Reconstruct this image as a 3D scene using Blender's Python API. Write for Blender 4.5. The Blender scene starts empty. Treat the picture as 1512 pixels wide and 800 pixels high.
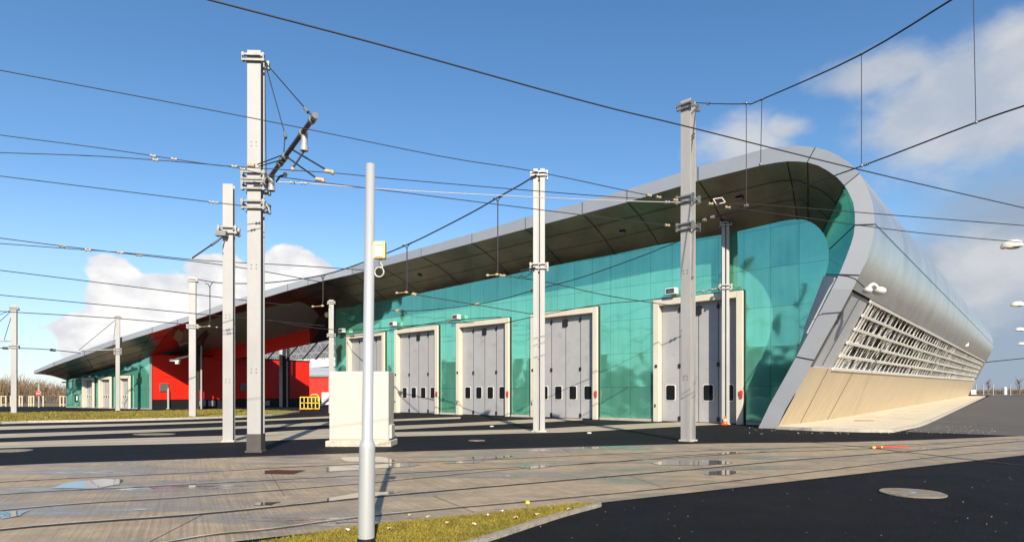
import bpy, math, random
from mathutils import Vector, Matrix, noise
random.seed(7)
PI = math.pi
F, CX, HY, EYE = 900.0, 756.0, 580.0, 1.6      # focal length in photo pixels, horizon row, eye height
scene = bpy.context.scene
C = scene.collection

# ------------------------------------------------------------------ geometry of the place
P0 = Vector((11.8, 31.0, 0.0))
A0 = math.atan2(-0.664, 0.748)
AX = Vector((math.cos(A0), math.sin(A0), 0))    # along the facade, to the right
AD = Vector((-math.sin(A0), math.cos(A0), 0))   # into the building

def P(px, py, Y):
    return Vector(((px - CX) / F * Y, Y, EYE + (HY - py) / F * Y))
def G(px, py, z=0.0):
    Y = (EYE - z) * F / (py - HY)
    return Vector(((px - CX) / F * Y, Y, z))
def ray(px, py): return Vector(((px - CX) / F, 1.0, (HY - py) / F))
def plane(px, py, p, n):
    d = ray(px, py); e = Vector((0, 0, EYE))
    return e + d * ((p - e).dot(n) / d.dot(n))
def Wp(px, py, o=0.0): return plane(px, py, P0 - AD * o, AD)
def L(x, y, z=0): return P0 + AX * x + AD * y + Vector((0, 0, z))
def loc_of(v): return ((v - P0).dot(AX), (v - P0).dot(AD), v.z)
def YZ(py, z): return (z - EYE) * F / (HY - py)
def sstep(a): a = max(0.0, min(1.0, a)); return a * a * (3 - 2 * a)
def rise(x, y):
    ly = (Vector((x, y, 0)) - P0).dot(AD)
    a = max(0.0, min(92.0, ly - 3.0)); return 0.0143 * (a * a / 12.0 if a < 6 else a - 3.0)

# ------------------------------------------------------------------ objects
MW = {}
def root(name, label, cat, loc=(0, 0, 0), rotz=0, group=None):
    o = bpy.data.objects.new(name, None); C.objects.link(o)
    o.location = loc; o.rotation_euler = (0, 0, rotz)
    o['label'] = label; o['category'] = cat
    if group: o['group'] = group
    o.empty_display_size = 0.3
    MW[o.name] = Matrix.Translation(Vector(loc)) @ Matrix.Rotation(rotz, 4, 'Z')
    return o
def tag(o, label, cat, group=None, kind=None):
    if label: o['label'] = label
    if cat: o['category'] = cat
    if group: o['group'] = group
    if kind: o['kind'] = kind
    return o
SPLIT = {'stay_rod', 'steady_rod', 'insulator', 'wire_grip', 'arm_collar', 'bolt', 'soffit_light', 'door_hinge', 'vent_slat', 'louvre_post', 'wheel', 'bracket', 'turnbuckle',
         'frame_shadow_gap', 'timber_frame', 'post', 'tension_rod', 'door_backing', 'sill', 'roof_rib', 'stair_rail', 'grip', 'side_box', 'fascia_joint', 'cladding_joint', 'rib', 'side_wall', 'rear_wall'}
class MB:
    """collects shapes for one mesh, world coordinates"""
    def __init__(s): s.v = []; s.f = []; s.mi = []; s.sm = []
    def add(s, vs, fs, mi=0, smooth=False):
        b = len(s.v); s.v += [Vector(v) for v in vs]
        for f in fs: s.f.append([i + b for i in f]); s.mi.append(mi); s.sm.append(smooth)
        return s
    def box(s, c, sz, rot=0.0, mi=0, M=None):
        x, y, z = sz[0] / 2, sz[1] / 2, sz[2] / 2
        vs = [Vector((a * x, b * y, d * z)) for d in (-1, 1) for b in (-1, 1) for a in (-1, 1)]
        R = M if M is not None else Matrix.Rotation(rot, 3, 'Z')
        c = Vector(c); vs = [c + R @ v for v in vs]
        return s.add(vs, [(0, 2, 3, 1), (4, 5, 7, 6), (0, 1, 5, 4), (2, 6, 7, 3), (0, 4, 6, 2), (1, 3, 7, 5)], mi)
    def bar(s, a, b, w, h=None, mi=0, up=Vector((0, 0, 1))):
        a = Vector(a); b = Vector(b); d = b - a; l = d.length
        if l < 1e-6: return s
        z = d.normalized(); x = up.cross(z)
        if x.length < 1e-3: x = Vector((1, 0, 0)).cross(z)
        x.normalize(); y = z.cross(x)
        return s.box((a + b) / 2, (w, h or w, l), mi=mi, M=Matrix((x, y, z)).transposed())
    def tube(s, pts, r, n=8, mi=0, caps=True, smooth=True):
        pts = [Vector(p) for p in pts]; rs = r if isinstance(r, (list, tuple)) else [r] * len(pts)
        vs = []; fs = []; prev = None
        for i, p in enumerate(pts):
            d = (pts[min(i + 1, len(pts) - 1)] - pts[max(i - 1, 0)]).normalized()
            if prev is None:
                x = d.cross(Vector((0, 0, 1)))
                if x.length < 0.05: x = d.cross(Vector((1, 0, 0)))
            else: x = prev - d * prev.dot(d)
            x.normalize(); prev = x; y = d.cross(x)
            for k in range(n):
                a = 2 * PI * k / n; vs.append(p + (x * math.cos(a) + y * math.sin(a)) * rs[i])
        for i in range(len(pts) - 1):
            for k in range(n):
                k2 = (k + 1) % n; fs.append((i * n + k, i * n + k2, (i + 1) * n + k2, (i + 1) * n + k))
        s.add(vs, fs, mi, smooth)
        if caps: s.add(vs[:n], [list(range(n))[::-1]], mi); s.add(vs[-n:], [list(range(n))], mi)
        return s
    def ball(s, c, r, n=10, m=6, mi=0, sc=(1, 1, 1)):
        c = Vector(c); vs = []; fs = []
        for i in range(m + 1):
            t = PI * i / m
            for k in range(n):
                a = 2 * PI * k / n
                vs.append(c + Vector((r * sc[0] * math.sin(t) * math.cos(a), r * sc[1] * math.sin(t) * math.sin(a), r * sc[2] * math.cos(t))))
        for i in range(m):
            for k in range(n): fs.append((i * n + k, (i + 1) * n + k, (i + 1) * n + (k + 1) % n, i * n + (k + 1) % n))
        return s.add(vs, fs, mi, True)
    def loft(s, a, b, mi=0, smooth=True, n=1, bulge=None):
        """surface between polylines a and b, n strips"""
        rows = []
        for j in range(n + 1):
            t = j / n; rows.append([p.lerp(q, t) + (bulge(i, t) if bulge else Vector()) for i, (p, q) in enumerate(zip(a, b))])
        m = len(a); vs = [v for r_ in rows for v in r_]
        fs = [(j * m + i, j * m + i + 1, (j + 1) * m + i + 1, (j + 1) * m + i) for j in range(n) for i in range(m - 1)]
        return s.add(vs, fs, mi, smooth)
    def prism(s, poly, d, mi=0):
        """poly: list of Vectors (planar), d: extrusion vector"""
        n = len(poly); vs = [Vector(p) for p in poly] + [Vector(p) + d for p in poly]
        fs = [list(range(n)), list(range(2 * n - 1, n - 1, -1))] + [(i, i + n, (i + 1) % n + n, (i + 1) % n) for i in range(n)]
        return s.add(vs, fs, mi)
    def build(s, name, mat, parent=None, bevel=0.0, split=None):
        if split is None: split = name in SPLIT and parent is not None
        if split:
            par = list(range(len(s.v)))
            def find(i):
                while par[i] != i: par[i] = par[par[i]]; i = par[i]
                return i
            key = {}
            for i, v in enumerate(s.v):
                k = (round(v.x, 4), round(v.y, 4), round(v.z, 4))
                if k in key: par[find(i)] = find(key[k])
                else: key[k] = i
            for f in s.f:
                for i in f[1:]: par[find(i)] = find(f[0])
            grp = {}
            for j, f in enumerate(s.f): grp.setdefault(find(f[0]), []).append(j)
            if 1 < len(grp) <= 60:
                last = None
                for js in grp.values():
                    m2 = MB(); mp = {}
                    for j in js:
                        for i in s.f[j]:
                            if i not in mp: mp[i] = len(m2.v); m2.v.append(s.v[i])
                        m2.f.append([mp[i] for i in s.f[j]]); m2.mi.append(s.mi[j]); m2.sm.append(s.sm[j])
                    last = m2.build(name, mat, parent, bevel, False)
                return last
        me = bpy.data.meshes.new(name)
        mw = Matrix.Identity(4)
        if parent is not None: mw = MW[parent.name]
        inv = mw.inverted()
        off = Vector()
        me.from_pydata([tuple(inv @ v) for v in s.v], [], s.f)
        for m in (mat if isinstance(mat, (list, tuple)) else [mat]): me.materials.append(m)
        for p, mi, sm in zip(me.polygons, s.mi, s.sm): p.material_index = mi; p.use_smooth = sm
        me.update()
        o = bpy.data.objects.new(name, me); C.objects.link(o)
        MW[o.name] = mw
        if parent is not None: o.parent = parent
        if bevel:
            b = o.modifiers.new('bevel', 'BEVEL'); b.width = bevel; b.segments = 2; b.limit_method = 'ANGLE'
        return o
def struct(o): o['kind'] = 'structure'; return o

# ------------------------------------------------------------------ materials
def mat(name, col, rough=0.6, metal=0.0, var=0.12, scale=3.0, bump=0.0, bscale=None, spec=0.5, coat=0.0, dirt=None, stretch=(1, 1, 1)):
    m = bpy.data.materials.new(name); m.use_nodes = True; nt = m.node_tree; N = nt.nodes; K = nt.links
    b = N['Principled BSDF']; b.inputs['Roughness'].default_value = rough; b.inputs['Metallic'].default_value = metal
    b.inputs['Specular IOR Level'].default_value = spec; b.inputs['Coat Weight'].default_value = coat
    tc = N.new('ShaderNodeTexCoord'); mp = N.new('ShaderNodeMapping'); mp.inputs['Scale'].default_value = stretch
    K.new(tc.outputs['Object'], mp.inputs['Vector'])
    n1 = N.new('ShaderNodeTexNoise'); n1.inputs['Scale'].default_value = scale; n1.inputs['Detail'].default_value = 6
    n1.inputs['Roughness'].default_value = 0.65
    K.new(mp.outputs[0], n1.inputs['Vector'])
    r = N.new('ShaderNodeMapRange'); r.inputs['From Min'].default_value = 0.3; r.inputs['From Max'].default_value = 0.7
    r.inputs['To Min'].default_value = 1 - var; r.inputs['To Max'].default_value = 1 + var
    K.new(n1.outputs['Fac'], r.inputs['Value'])
    mx = N.new('ShaderNodeMix'); mx.data_type = 'RGBA'; mx.blend_type = 'MULTIPLY'; mx.inputs[0].default_value = 1
    mx.inputs[6].default_value = (*col, 1); K.new(r.outputs[0], mx.inputs[7])
    out = mx.outputs[2]
    if dirt:
        n2 = N.new('ShaderNodeTexNoise'); n2.inputs['Scale'].default_value = dirt[1]; n2.inputs['Detail'].default_value = 8
        K.new(mp.outputs[0], n2.inputs['Vector'])
        r2 = N.new('ShaderNodeMapRange'); r2.inputs['From Min'].default_value = dirt[2]; r2.inputs['From Max'].default_value = dirt[2] + 0.12
        r2.inputs['To Max'].default_value = dirt[3]; K.new(n2.outputs['Fac'], r2.inputs['Value'])
        m2 = N.new('ShaderNodeMix'); m2.data_type = 'RGBA'; K.new(r2.outputs[0], m2.inputs[0]); K.new(out, m2.inputs[6])
        m2.inputs[7].default_value = (*dirt[0], 1); out = m2.outputs[2]
    K.new(out, b.inputs['Base Color'])
    if bump:
        n3 = N.new('ShaderNodeTexNoise'); n3.inputs['Scale'].default_value = bscale or scale * 6; n3.inputs['Detail'].default_value = 5
        K.new(mp.outputs[0], n3.inputs['Vector'])
        bp = N.new('ShaderNodeBump'); bp.inputs['Strength'].default_value = 1; bp.inputs['Distance'].default_value = bump
        K.new(n3.outputs['Fac'], bp.inputs['Height']); K.new(bp.outputs[0], b.inputs['Normal'])
    return m
def math_node(nt, op, a, b=None, c=None):
    n = nt.nodes.new('ShaderNodeMath'); n.operation = op
    for i, x in enumerate((a, b, c)):
        if x is None: continue
        if isinstance(x, (int, float)): n.inputs[i].default_value = x
        else: nt.links.new(x, n.inputs[i])
    return n.outputs[0]

M = {}
M['galv'] = mat('galvanised_steel', (0.34, 0.33, 0.31), 0.55, 0.12, 0.10, 1.5, dirt=((0.30, 0.27, 0.22), 5, 0.66, 0.5), stretch=(1, 1, 0.35))
M['bracket'] = mat('bracket_steel', (0.27, 0.26, 0.24), 0.45, 0.6, 0.2, 8)
M['brass'] = mat('insulator_beige', (0.42, 0.32, 0.18), 0.45, 0.0, 0.2, 9)
M['cable'] = mat('cable_black', (0.018, 0.016, 0.018), 0.6, 0.0, 0.2, 5)
M['cable_pale'] = mat('cable_pale', (0.45, 0.42, 0.38), 0.5, 0.2, 0.2, 30)
M['cable_copper'] = mat('cable_copper', (0.10, 0.055, 0.03), 0.5, 0.3, 0.2, 5)
M['pole'] = mat('brushed_pole', (0.50, 0.50, 0.485), 0.32, 0.35, 0.06, 4, stretch=(1, 1, 0.1), dirt=((0.3, 0.3, 0.3), 9, 0.7, 0.5))
M['fascia'] = mat('fascia_sheet', (0.30, 0.32, 0.35), 0.5, 0.2, 0.05, 0.6)
M['rim'] = mat('rim_sheet', (0.37, 0.38, 0.40), 0.5, 0.15, 0.05, 0.5)
M['shell'] = mat('brushed_shell', (0.60, 0.58, 0.54), 0.30, 0.80, 0.16, 1.2, stretch=(1.5, 0.6, 0.12), bump=0.004, bscale=1.5)
M['lower'] = mat('lower_cladding', (0.50, 0.405, 0.27), 0.5, 0.15, 0.10, 1.4, stretch=(1, 1.6, 0.15))  # beige base colour carries the sunlit pavement reflected in the metal
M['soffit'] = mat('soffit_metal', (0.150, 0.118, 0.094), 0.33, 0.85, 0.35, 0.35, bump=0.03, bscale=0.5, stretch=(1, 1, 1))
M['joint'] = mat('joint_dark', (0.012, 0.012, 0.012), 0.8)
M['red'] = mat('red_cladding', (0.72, 0.016, 0.003), 0.55, 0.0, 0.06, 0.5)
M['cream'] = mat('cream_frame', (0.56, 0.51, 0.41), 0.6, 0.0, 0.06, 1.2, dirt=((0.4, 0.33, 0.24), 2.2, 0.66, 0.45), stretch=(1, 1, 0.4))
M['door'] = mat('door_grey', (0.34, 0.333, 0.33), 0.5, 0.0, 0.07, 0.9, dirt=((0.22, 0.2, 0.18), 1.3, 0.6, 0.4))
M['black'] = mat('black_rubber', (0.012, 0.012, 0.013), 0.5)
M['white'] = mat('white_paint', (0.60, 0.575, 0.52), 0.45, 0.0, 0.05, 3)
M['glass'] = mat('dark_glass', (0.012, 0.014, 0.016), 0.05, 0.0, 0.1, 2, spec=0.8)
M['cabinet'] = mat('cabinet_cream', (0.48, 0.445, 0.375), 0.6, 0.0, 0.03, 2, dirt=((0.5, 0.43, 0.33), 3, 0.72, 0.3))
M['plinth'] = mat('concrete_plinth', (0.46, 0.41, 0.32), 0.9, 0, 0.25, 6, bump=0.02, bscale=14)
M['yellow'] = mat('yellow_paint', (0.75, 0.55, 0.04), 0.45, 0.0, 0.1, 3)
M['orange'] = mat('orange_plastic', (0.80, 0.12, 0.01), 0.45, 0.0, 0.1, 3)
M['redpaint'] = mat('red_paint', (0.62, 0.03, 0.015), 0.5, 0.0, 0.15, 12)
M['kerb'] = mat('kerb_stone', (0.42, 0.375, 0.30), 0.9, 0, 0.2, 8, bump=0.012, bscale=30)
M['kerb2'] = mat('kerb_dirty', (0.25, 0.22, 0.175), 0.9, 0, 0.3, 9, bump=0.012, bscale=30)
M['pave'] = mat('pavement_concrete', (0.56, 0.49, 0.36), 0.9, 0, 0.14, 2.0, bump=0.01, bscale=25, dirt=((0.40, 0.34, 0.25), 0.8, 0.56, 0.4))
M['lamp_brown'] = mat('gap_brown', (0.12, 0.105, 0.085), 0.6)
M['fin'] = mat('fin_white', (0.72, 0.69, 0.63), 0.4)
M['wood'] = mat('pale_timber', (0.50, 0.42, 0.27), 0.8, 0, 0.2, 4)
M['twig'] = mat('bare_twigs', (0.17, 0.115, 0.065), 0.95, 0, 0.35, 0.15)
M['leafdead'] = mat('dead_leaf', (0.45, 0.33, 0.18), 0.8, 0, 0.3, 20)
M['greenleaf'] = mat('dark_foliage', (0.035, 0.045, 0.022), 0.9, 0, 0.3, 0.3)
M['rail'] = mat('rail_steel', (0.52, 0.42, 0.30), 0.45, 0.3, 0.45, 3)
M['groove2'] = mat('worn_groove', (0.075, 0.055, 0.038), 0.8, 0, 0.5, 3)
M['groove'] = mat('rail_groove', (0.020, 0.017, 0.014), 0.8, 0, 0.3, 5)
M['slab_joint'] = mat('slab_joint', (0.09, 0.07, 0.05), 0.9)
M['whiteshed'] = mat('white_shed', (0.72, 0.72, 0.72), 0.5, 0.0, 0.08, 1)

# ground materials -------------------------------------------------
def ground_mat(name, kind):
    m = bpy.data.materials.new(name); m.use_nodes = True; nt = m.node_tree; N = nt.nodes; K = nt.links
    b = N['Principled BSDF']; tc = N.new('ShaderNodeTexCoord').outputs['Object']
    def ns(scale, detail=6, vec=None, rough=0.6):
        n = N.new('ShaderNodeTexNoise'); n.inputs['Scale'].default_value = scale; n.inputs['Detail'].default_value = detail
        n.inputs['Roughness'].default_value = rough
        K.new(vec or tc, n.inputs['Vector']); return n.outputs['Fac']
    def ramp(v, pts):
        r = N.new('ShaderNodeValToRGB'); K.new(v, r.inputs[0]); e = r.color_ramp.elements
        while len(e) < len(pts): e.new(0.5)
        for el, (p, c) in zip(e, pts): el.position = p; el.color = (*c, 1) if len(c) == 3 else c
        return r.outputs[0]
    def mix(f, a, c, mode='MIX'):
        x = N.new('ShaderNodeMix'); x.data_type = 'RGBA'; x.blend_type = mode
        if isinstance(f, float): x.inputs[0].default_value = f
        else: K.new(f, x.inputs[0])
        for s, v in ((6, a), (7, c)):
            if isinstance(v, tuple): x.inputs[s].default_value = (*v, 1)
            else: K.new(v, x.inputs[s])
        return x.outputs[2]
    def mr(v, a, c, d=0.0, e=1.0):
        r = N.new('ShaderNodeMapRange'); K.new(v, r.inputs[0]); r.inputs[1].default_value = a; r.inputs[2].default_value = c
        r.inputs[3].default_value = d; r.inputs[4].default_value = e; return r.outputs[0]
    def bump(h, dist, prev=None):
        x = N.new('ShaderNodeBump'); x.inputs['Distance'].default_value = dist; x.inputs['Strength'].default_value = 1
        K.new(h, x.inputs['Height'])
        if prev: K.new(prev, x.inputs['Normal'])
        return x.outputs[0]
    if kind == 'asphalt':
        big = ns(0.12, 5); fine = ns(45, 4, rough=0.8); mid = ns(1.6, 6)
        c = ramp(mid, [(0.3, (0.006, 0.006, 0.0075)), (0.7, (0.012, 0.0115, 0.0135))])
        c = mix(mr(fine, 0.58, 0.82), c, (0.05, 0.047, 0.044))
        c = mix(mr(big, 0.52, 0.62, 0, 0.3), c, (0.026, 0.024, 0.022))
        sp = N.new('ShaderNodeTexVoronoi'); sp.inputs['Scale'].default_value = 3.2; K.new(tc, sp.inputs['Vector'])
        c = mix(mr(sp.outputs['Distance'], 0.055, 0.03, 0, 0.7), c, (0.30, 0.26, 0.20))
        K.new(c, b.inputs['Base Color']); K.new(mr(big, 0.4, 0.6, 0.7, 0.85), b.inputs['Roughness'])
        b.inputs['Specular IOR Level'].default_value = 0.14
        K.new(bump(fine, 0.03), b.inputs['Normal'])
    elif kind == 'road':      # worn, paler asphalt of the side road
        fine = ns(40, 4, rough=0.8); mid = ns(0.5, 6)
        c = ramp(mid, [(0.3, (0.065, 0.058, 0.052)), (0.7, (0.085, 0.078, 0.07))])
        c = mix(mr(fine, 0.5, 0.75, 0, 0.6), c, (0.15, 0.135, 0.115))
        K.new(c, b.inputs['Base Color']); b.inputs['Roughness'].default_value = 0.85
        K.new(bump(fine, 0.008), b.inputs['Normal'])
    elif kind in ('slab', 'track'):
        big = ns(0.35, 6); mid = ns(2.2, 8, rough=0.7); fine = ns(60, 3)
        mp0 = N.new('ShaderNodeMapping'); mp0.inputs['Rotation'].default_value = (0, 0, math.radians(-28)); K.new(tc, mp0.inputs['Vector'])
        mp = N.new('ShaderNodeMapping'); mp.inputs['Scale'].default_value = (22, 0.45, 1)
        K.new(mp0.outputs[0], mp.inputs['Vector']); streak = ns(1.0, 4, mp.outputs[0])
        c = ramp(mid, [(0.28, (0.26, 0.19, 0.115)), (0.55, (0.36, 0.275, 0.175)), (0.75, (0.45, 0.36, 0.24))])
        c = mix(math_node(nt, 'MULTIPLY', mr(streak, 0.42, 0.6, 0.0, 0.55), mr(big, 0.38, 0.6, 0.15, 1.0)), c, (0.17, 0.135, 0.09))
        if kind == 'slab':
            mp2 = N.new('ShaderNodeMapping'); mp2.inputs['Scale'].default_value = (0.22, 0.75, 1); mp2.inputs['Rotation'].default_value = (0, 0, math.radians(-12))
            K.new(tc, mp2.inputs['Vector']); wetn = ns(1.0, 7, mp2.outputs[0], 0.62)
            damp = mr(wetn, 0.46, 0.58); wet = mr(wetn, 0.575, 0.63)
            c = mix(mr(damp, 0, 1, 0, 0.6), c, (0.15, 0.138, 0.125))
            K.new(c, b.inputs['Base Color'])
            rr = math_node(nt, 'SUBTRACT', 0.8, math_node(nt, 'MULTIPLY', damp, 0.50))
            rr = math_node(nt, 'SUBTRACT', rr, math_node(nt, 'MULTIPLY', wet, 0.30))
            K.new(rr, b.inputs['Roughness'])
            dry = math_node(nt, 'SUBTRACT', 1.0, wet)
            h = math_node(nt, 'MULTIPLY', math_node(nt, 'ADD', streak, math_node(nt, 'MULTIPLY', fine, 0.5)), dry)
            K.new(bump(h, 0.014), b.inputs['Normal'])
        else:
            c = mix(0.55, c, (0.50, 0.44, 0.34))
            K.new(c, b.inputs['Base Color']); b.inputs['Roughness'].default_value = 0.8
            K.new(bump(mid, 0.01), b.inputs['Normal'])
    elif kind == 'grass':
        big = ns(0.4, 6); mid = ns(7, 6, rough=0.75); fine = ns(40, 4, rough=0.8)
        c = ramp(mid, [(0.3, (0.055, 0.045, 0.008)), (0.5, (0.13, 0.105, 0.012)), (0.72, (0.21, 0.165, 0.018))])
        c = mix(mr(fine, 0.45, 0.7, 0, 0.6), c, (0.26, 0.22, 0.05))
        c = mix(mr(big, 0.55, 0.7, 0, 0.5), c, (0.20, 0.14, 0.05))
        K.new(c, b.inputs['Base Color']); b.inputs['Roughness'].default_value = 0.95
        K.new(bump(mid, 0.10, bump(fine, 0.03)), b.inputs['Normal'])
    elif kind == 'field':
        big = ns(0.03, 6); mid = ns(0.5, 6)
        c = ramp(mid, [(0.3, (0.12, 0.085, 0.045)), (0.7, (0.20, 0.145, 0.08))])
        c = mix(mr(big, 0.5, 0.65, 0, 0.8), c, (0.09, 0.085, 0.03))
        K.new(c, b.inputs['Base Color']); b.inputs['Roughness'].default_value = 0.95
    return m
M['asphalt'] = ground_mat('asphalt', 'asphalt'); M['road'] = ground_mat('worn_asphalt', 'road')
M['slab'] = ground_mat('wet_concrete', 'slab'); M['track'] = ground_mat('track_concrete', 'track')
M['grass'] = ground_mat('grass_ground', 'grass'); M['field'] = ground_mat('field_ground', 'field')

def water_mat():
    m = bpy.data.materials.new('puddle_water'); m.use_nodes = True; b = m.node_tree.nodes['Principled BSDF']
    b.inputs['Base Color'].default_value = (0.10, 0.085, 0.065, 1); b.inputs['Roughness'].default_value = 0.02; b.inputs['IOR'].default_value = 2.3
    b.inputs['Specular IOR Level'].default_value = 0.8
    nt = m.node_tree; n = nt.nodes.new('ShaderNodeTexNoise'); n.inputs['Scale'].default_value = 3
    tc = nt.nodes.new('ShaderNodeTexCoord'); nt.links.new(tc.outputs['Object'], n.inputs['Vector'])
    bp = nt.nodes.new('ShaderNodeBump'); bp.inputs['Distance'].default_value = 0.0006; nt.links.new(n.outputs['Fac'], bp.inputs['Height'])
    nt.links.new(bp.outputs[0], b.inputs['Normal'])
    return m
M['water'] = water_mat()

def teal_mat(name, base=(0.19, 0.62, 0.44)):
    """coloured glass panels: slightly dished panes, fine joints, glossy coat"""
    m = bpy.data.materials.new(name); m.use_nodes = True; nt = m.node_tree; N = nt.nodes; K = nt.links
    b = N['Principled BSDF']; tc = N.new('ShaderNodeTexCoord').outputs['Object']
    sx = N.new('ShaderNodeSeparateXYZ'); K.new(tc, sx.inputs[0])
    PWd, PHt = 1.32, 1.95
    u = math_node(nt, 'DIVIDE', sx.outputs['X'], PWd); v = math_node(nt, 'DIVIDE', sx.outputs['Z'], PHt)
    fu = math_node(nt, 'FRACT', math_node(nt, 'ADD', u, 100.0)); fv = math_node(nt, 'FRACT', math_node(nt, 'ADD', v, 100.0))
    iu = math_node(nt, 'FLOOR', u); iv = math_node(nt, 'FLOOR', v)
    cb = N.new('ShaderNodeCombineXYZ'); K.new(iu, cb.inputs[0]); K.new(iv, cb.inputs[1])
    wn = N.new('ShaderNodeTexWhiteNoise'); K.new(cb.outputs[0], wn.inputs['Vector'])
    # dishing
    su = math_node(nt, 'SINE', math_node(nt, 'MULTIPLY', fu, PI)); sv = math_node(nt, 'SINE', math_node(nt, 'MULTIPLY', fv, PI))
    amp = math_node(nt, 'SUBTRACT', math_node(nt, 'MULTIPLY', wn.outputs['Value'], 1.7), 1.25)
    h = math_node(nt, 'MULTIPLY', math_node(nt, 'MULTIPLY', su, sv), amp)
    nz = N.new('ShaderNodeTexNoise'); nz.inputs['Scale'].default_value = 0.9; nz.inputs['Detail'].default_value = 1; K.new(tc, nz.inputs['Vector'])
    h = math_node(nt, 'ADD', h, math_node(nt, 'MULTIPLY', nz.outputs['Fac'], 0.8))
    bp = N.new('ShaderNodeBump'); bp.inputs['Strength'].default_value = 1; bp.inputs['Distance'].default_value = 0.015
    K.new(h, bp.inputs['Height']); K.new(bp.outputs[0], b.inputs['Coat Normal'])
    bp2 = N.new('ShaderNodeBump'); bp2.inputs['Distance'].default_value = 0.014; K.new(h, bp2.inputs['Height']); K.new(bp2.outputs[0], b.inputs['Normal'])
    # joints
    du = math_node(nt, 'MINIMUM', fu, math_node(nt, 'SUBTRACT', 1.0, fu)); dv = math_node(nt, 'MINIMUM', fv, math_node(nt, 'SUBTRACT', 1.0, fv))
    ju = math_node(nt, 'LESS_THAN', du, 0.008); jv = math_node(nt, 'LESS_THAN', dv, 0.006)
    j = math_node(nt, 'MAXIMUM', ju, jv)
    # panel tint and vertical streaks
    ng = N.new('ShaderNodeMapping'); ng.inputs['Scale'].default_value = (3.0, 3.0, 0.25); K.new(tc, ng.inputs[0])
    n2 = N.new('ShaderNodeTexNoise'); n2.inputs['Scale'].default_value = 1.0; n2.inputs['Detail'].default_value = 5; K.new(ng.outputs[0], n2.inputs['Vector'])
    n3 = N.new('ShaderNodeTexNoise'); n3.inputs['Scale'].default_value = 0.18; n3.inputs['Detail'].default_value = 3; K.new(tc, n3.inputs['Vector'])
    t = math_node(nt, 'ADD', math_node(nt, 'MULTIPLY', wn.outputs['Value'], 0.10), math_node(nt, 'MULTIPLY', n2.outputs['Fac'], 0.45))
    t = math_node(nt, 'ADD', t, math_node(nt, 'MULTIPLY', n3.outputs['Fac'], 0.5))
    val = math_node(nt, 'ADD', t, 0.48)
    mx = N.new('ShaderNodeMix'); mx.data_type = 'RGBA'; mx.blend_type = 'MULTIPLY'; mx.inputs[0].default_value = 1
    mx.inputs[6].default_value = (*base, 1); K.new(val, mx.inputs[7])
    pale = N.new('ShaderNodeMix'); pale.data_type = 'RGBA'
    rr = N.new('ShaderNodeMapRange'); K.new(n2.outputs['Fac'], rr.inputs[0]); rr.inputs[1].default_value = 0.5; rr.inputs[2].default_value = 0.75; rr.inputs[4].default_value = 0.25
    K.new(rr.outputs[0], pale.inputs[0]); K.new(mx.outputs[2], pale.inputs[6]); pale.inputs[7].default_value = (0.20, 0.50, 0.43, 1)
    jm = N.new('ShaderNodeMix'); jm.data_type = 'RGBA'; K.new(math_node(nt, 'MULTIPLY', j, 0.6), jm.inputs[0]); K.new(pale.outputs[2], jm.inputs[6])
    jm.inputs[7].default_value = (0.01, 0.10, 0.085, 1); K.new(jm.outputs[2], b.inputs['Base Color'])
    b.inputs['Roughness'].default_value = 0.07; b.inputs['Metallic'].default_value = 0.68
    b.inputs['Coat Weight'].default_value = 0.6; b.inputs['Coat Roughness'].default_value = 0.02; b.inputs['Coat IOR'].default_value = 1.6
    return m
M['teal'] = teal_mat('teal_glass')

# ------------------------------------------------------------------ world and light
SUN_EL, SUN_AZ = math.radians(30), None
sdir = Vector((0.17, -0.985, 0)).normalized()
to_sun = Vector((sdir.x * math.cos(SUN_EL), sdir.y * math.cos(SUN_EL), math.sin(SUN_EL)))
world = bpy.data.worlds.new('World'); scene.world = world; world.use_nodes = True
nt = world.node_tree; N = nt.nodes; K = nt.links
bg = N['Background']; bg.inputs['Strength'].default_value = 0.098
sky = N.new('ShaderNodeTexSky'); sky.sky_type = 'NISHITA'; sky.sun_disc = False
sky.sun_elevation = SUN_EL; sky.sun_rotation = math.atan2(sdir.x, sdir.y)
sky.air_density = 1.0; sky.dust_density = 0.4; sky.ozone_density = 2.2; sky.altitude = 100
tc = N.new('ShaderNodeTexCoord').outputs['Generated']
sep = N.new('ShaderNodeSeparateXYZ'); K.new(tc, sep.inputs[0])
az = math_node(nt, 'ARCTAN2', sep.outputs['X'], sep.outputs['Y'])           # 0 = straight ahead, + = right
el = math_node(nt, 'ARCSINE', sep.outputs['Z'])
def blob(px, py, rx, ry):
    a = math.atan((px - CX) / F); e = math.atan((HY - py) / F * math.cos(a))
    k = math.cos(a) ** 2 / F
    dx = math_node(nt, 'DIVIDE', math_node(nt, 'SUBTRACT', az, a), rx * k)
    dy = math_node(nt, 'DIVIDE', math_node(nt, 'SUBTRACT', el, e), ry * math.cos(a) / F)
    d = math_node(nt, 'SQRT', math_node(nt, 'ADD', math_node(nt, 'MULTIPLY', dx, dx), math_node(nt, 'MULTIPLY', dy, dy)))
    return math_node(nt, 'SUBTRACT', 1.0, d)
def wnoise(scale, detail, sc=(1, 1, 1.6), rough=0.55):
    mp = N.new('ShaderNodeMapping'); mp.inputs['Scale'].default_value = sc; K.new(tc, mp.inputs[0])
    n = N.new('ShaderNodeTexNoise'); n.inputs['Scale'].default_value = scale; n.inputs['Detail'].default_value = detail
    n.inputs['Roughness'].default_value = rough; K.new(mp.outputs[0], n.inputs['Vector']); return n.outputs['Fac']
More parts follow.
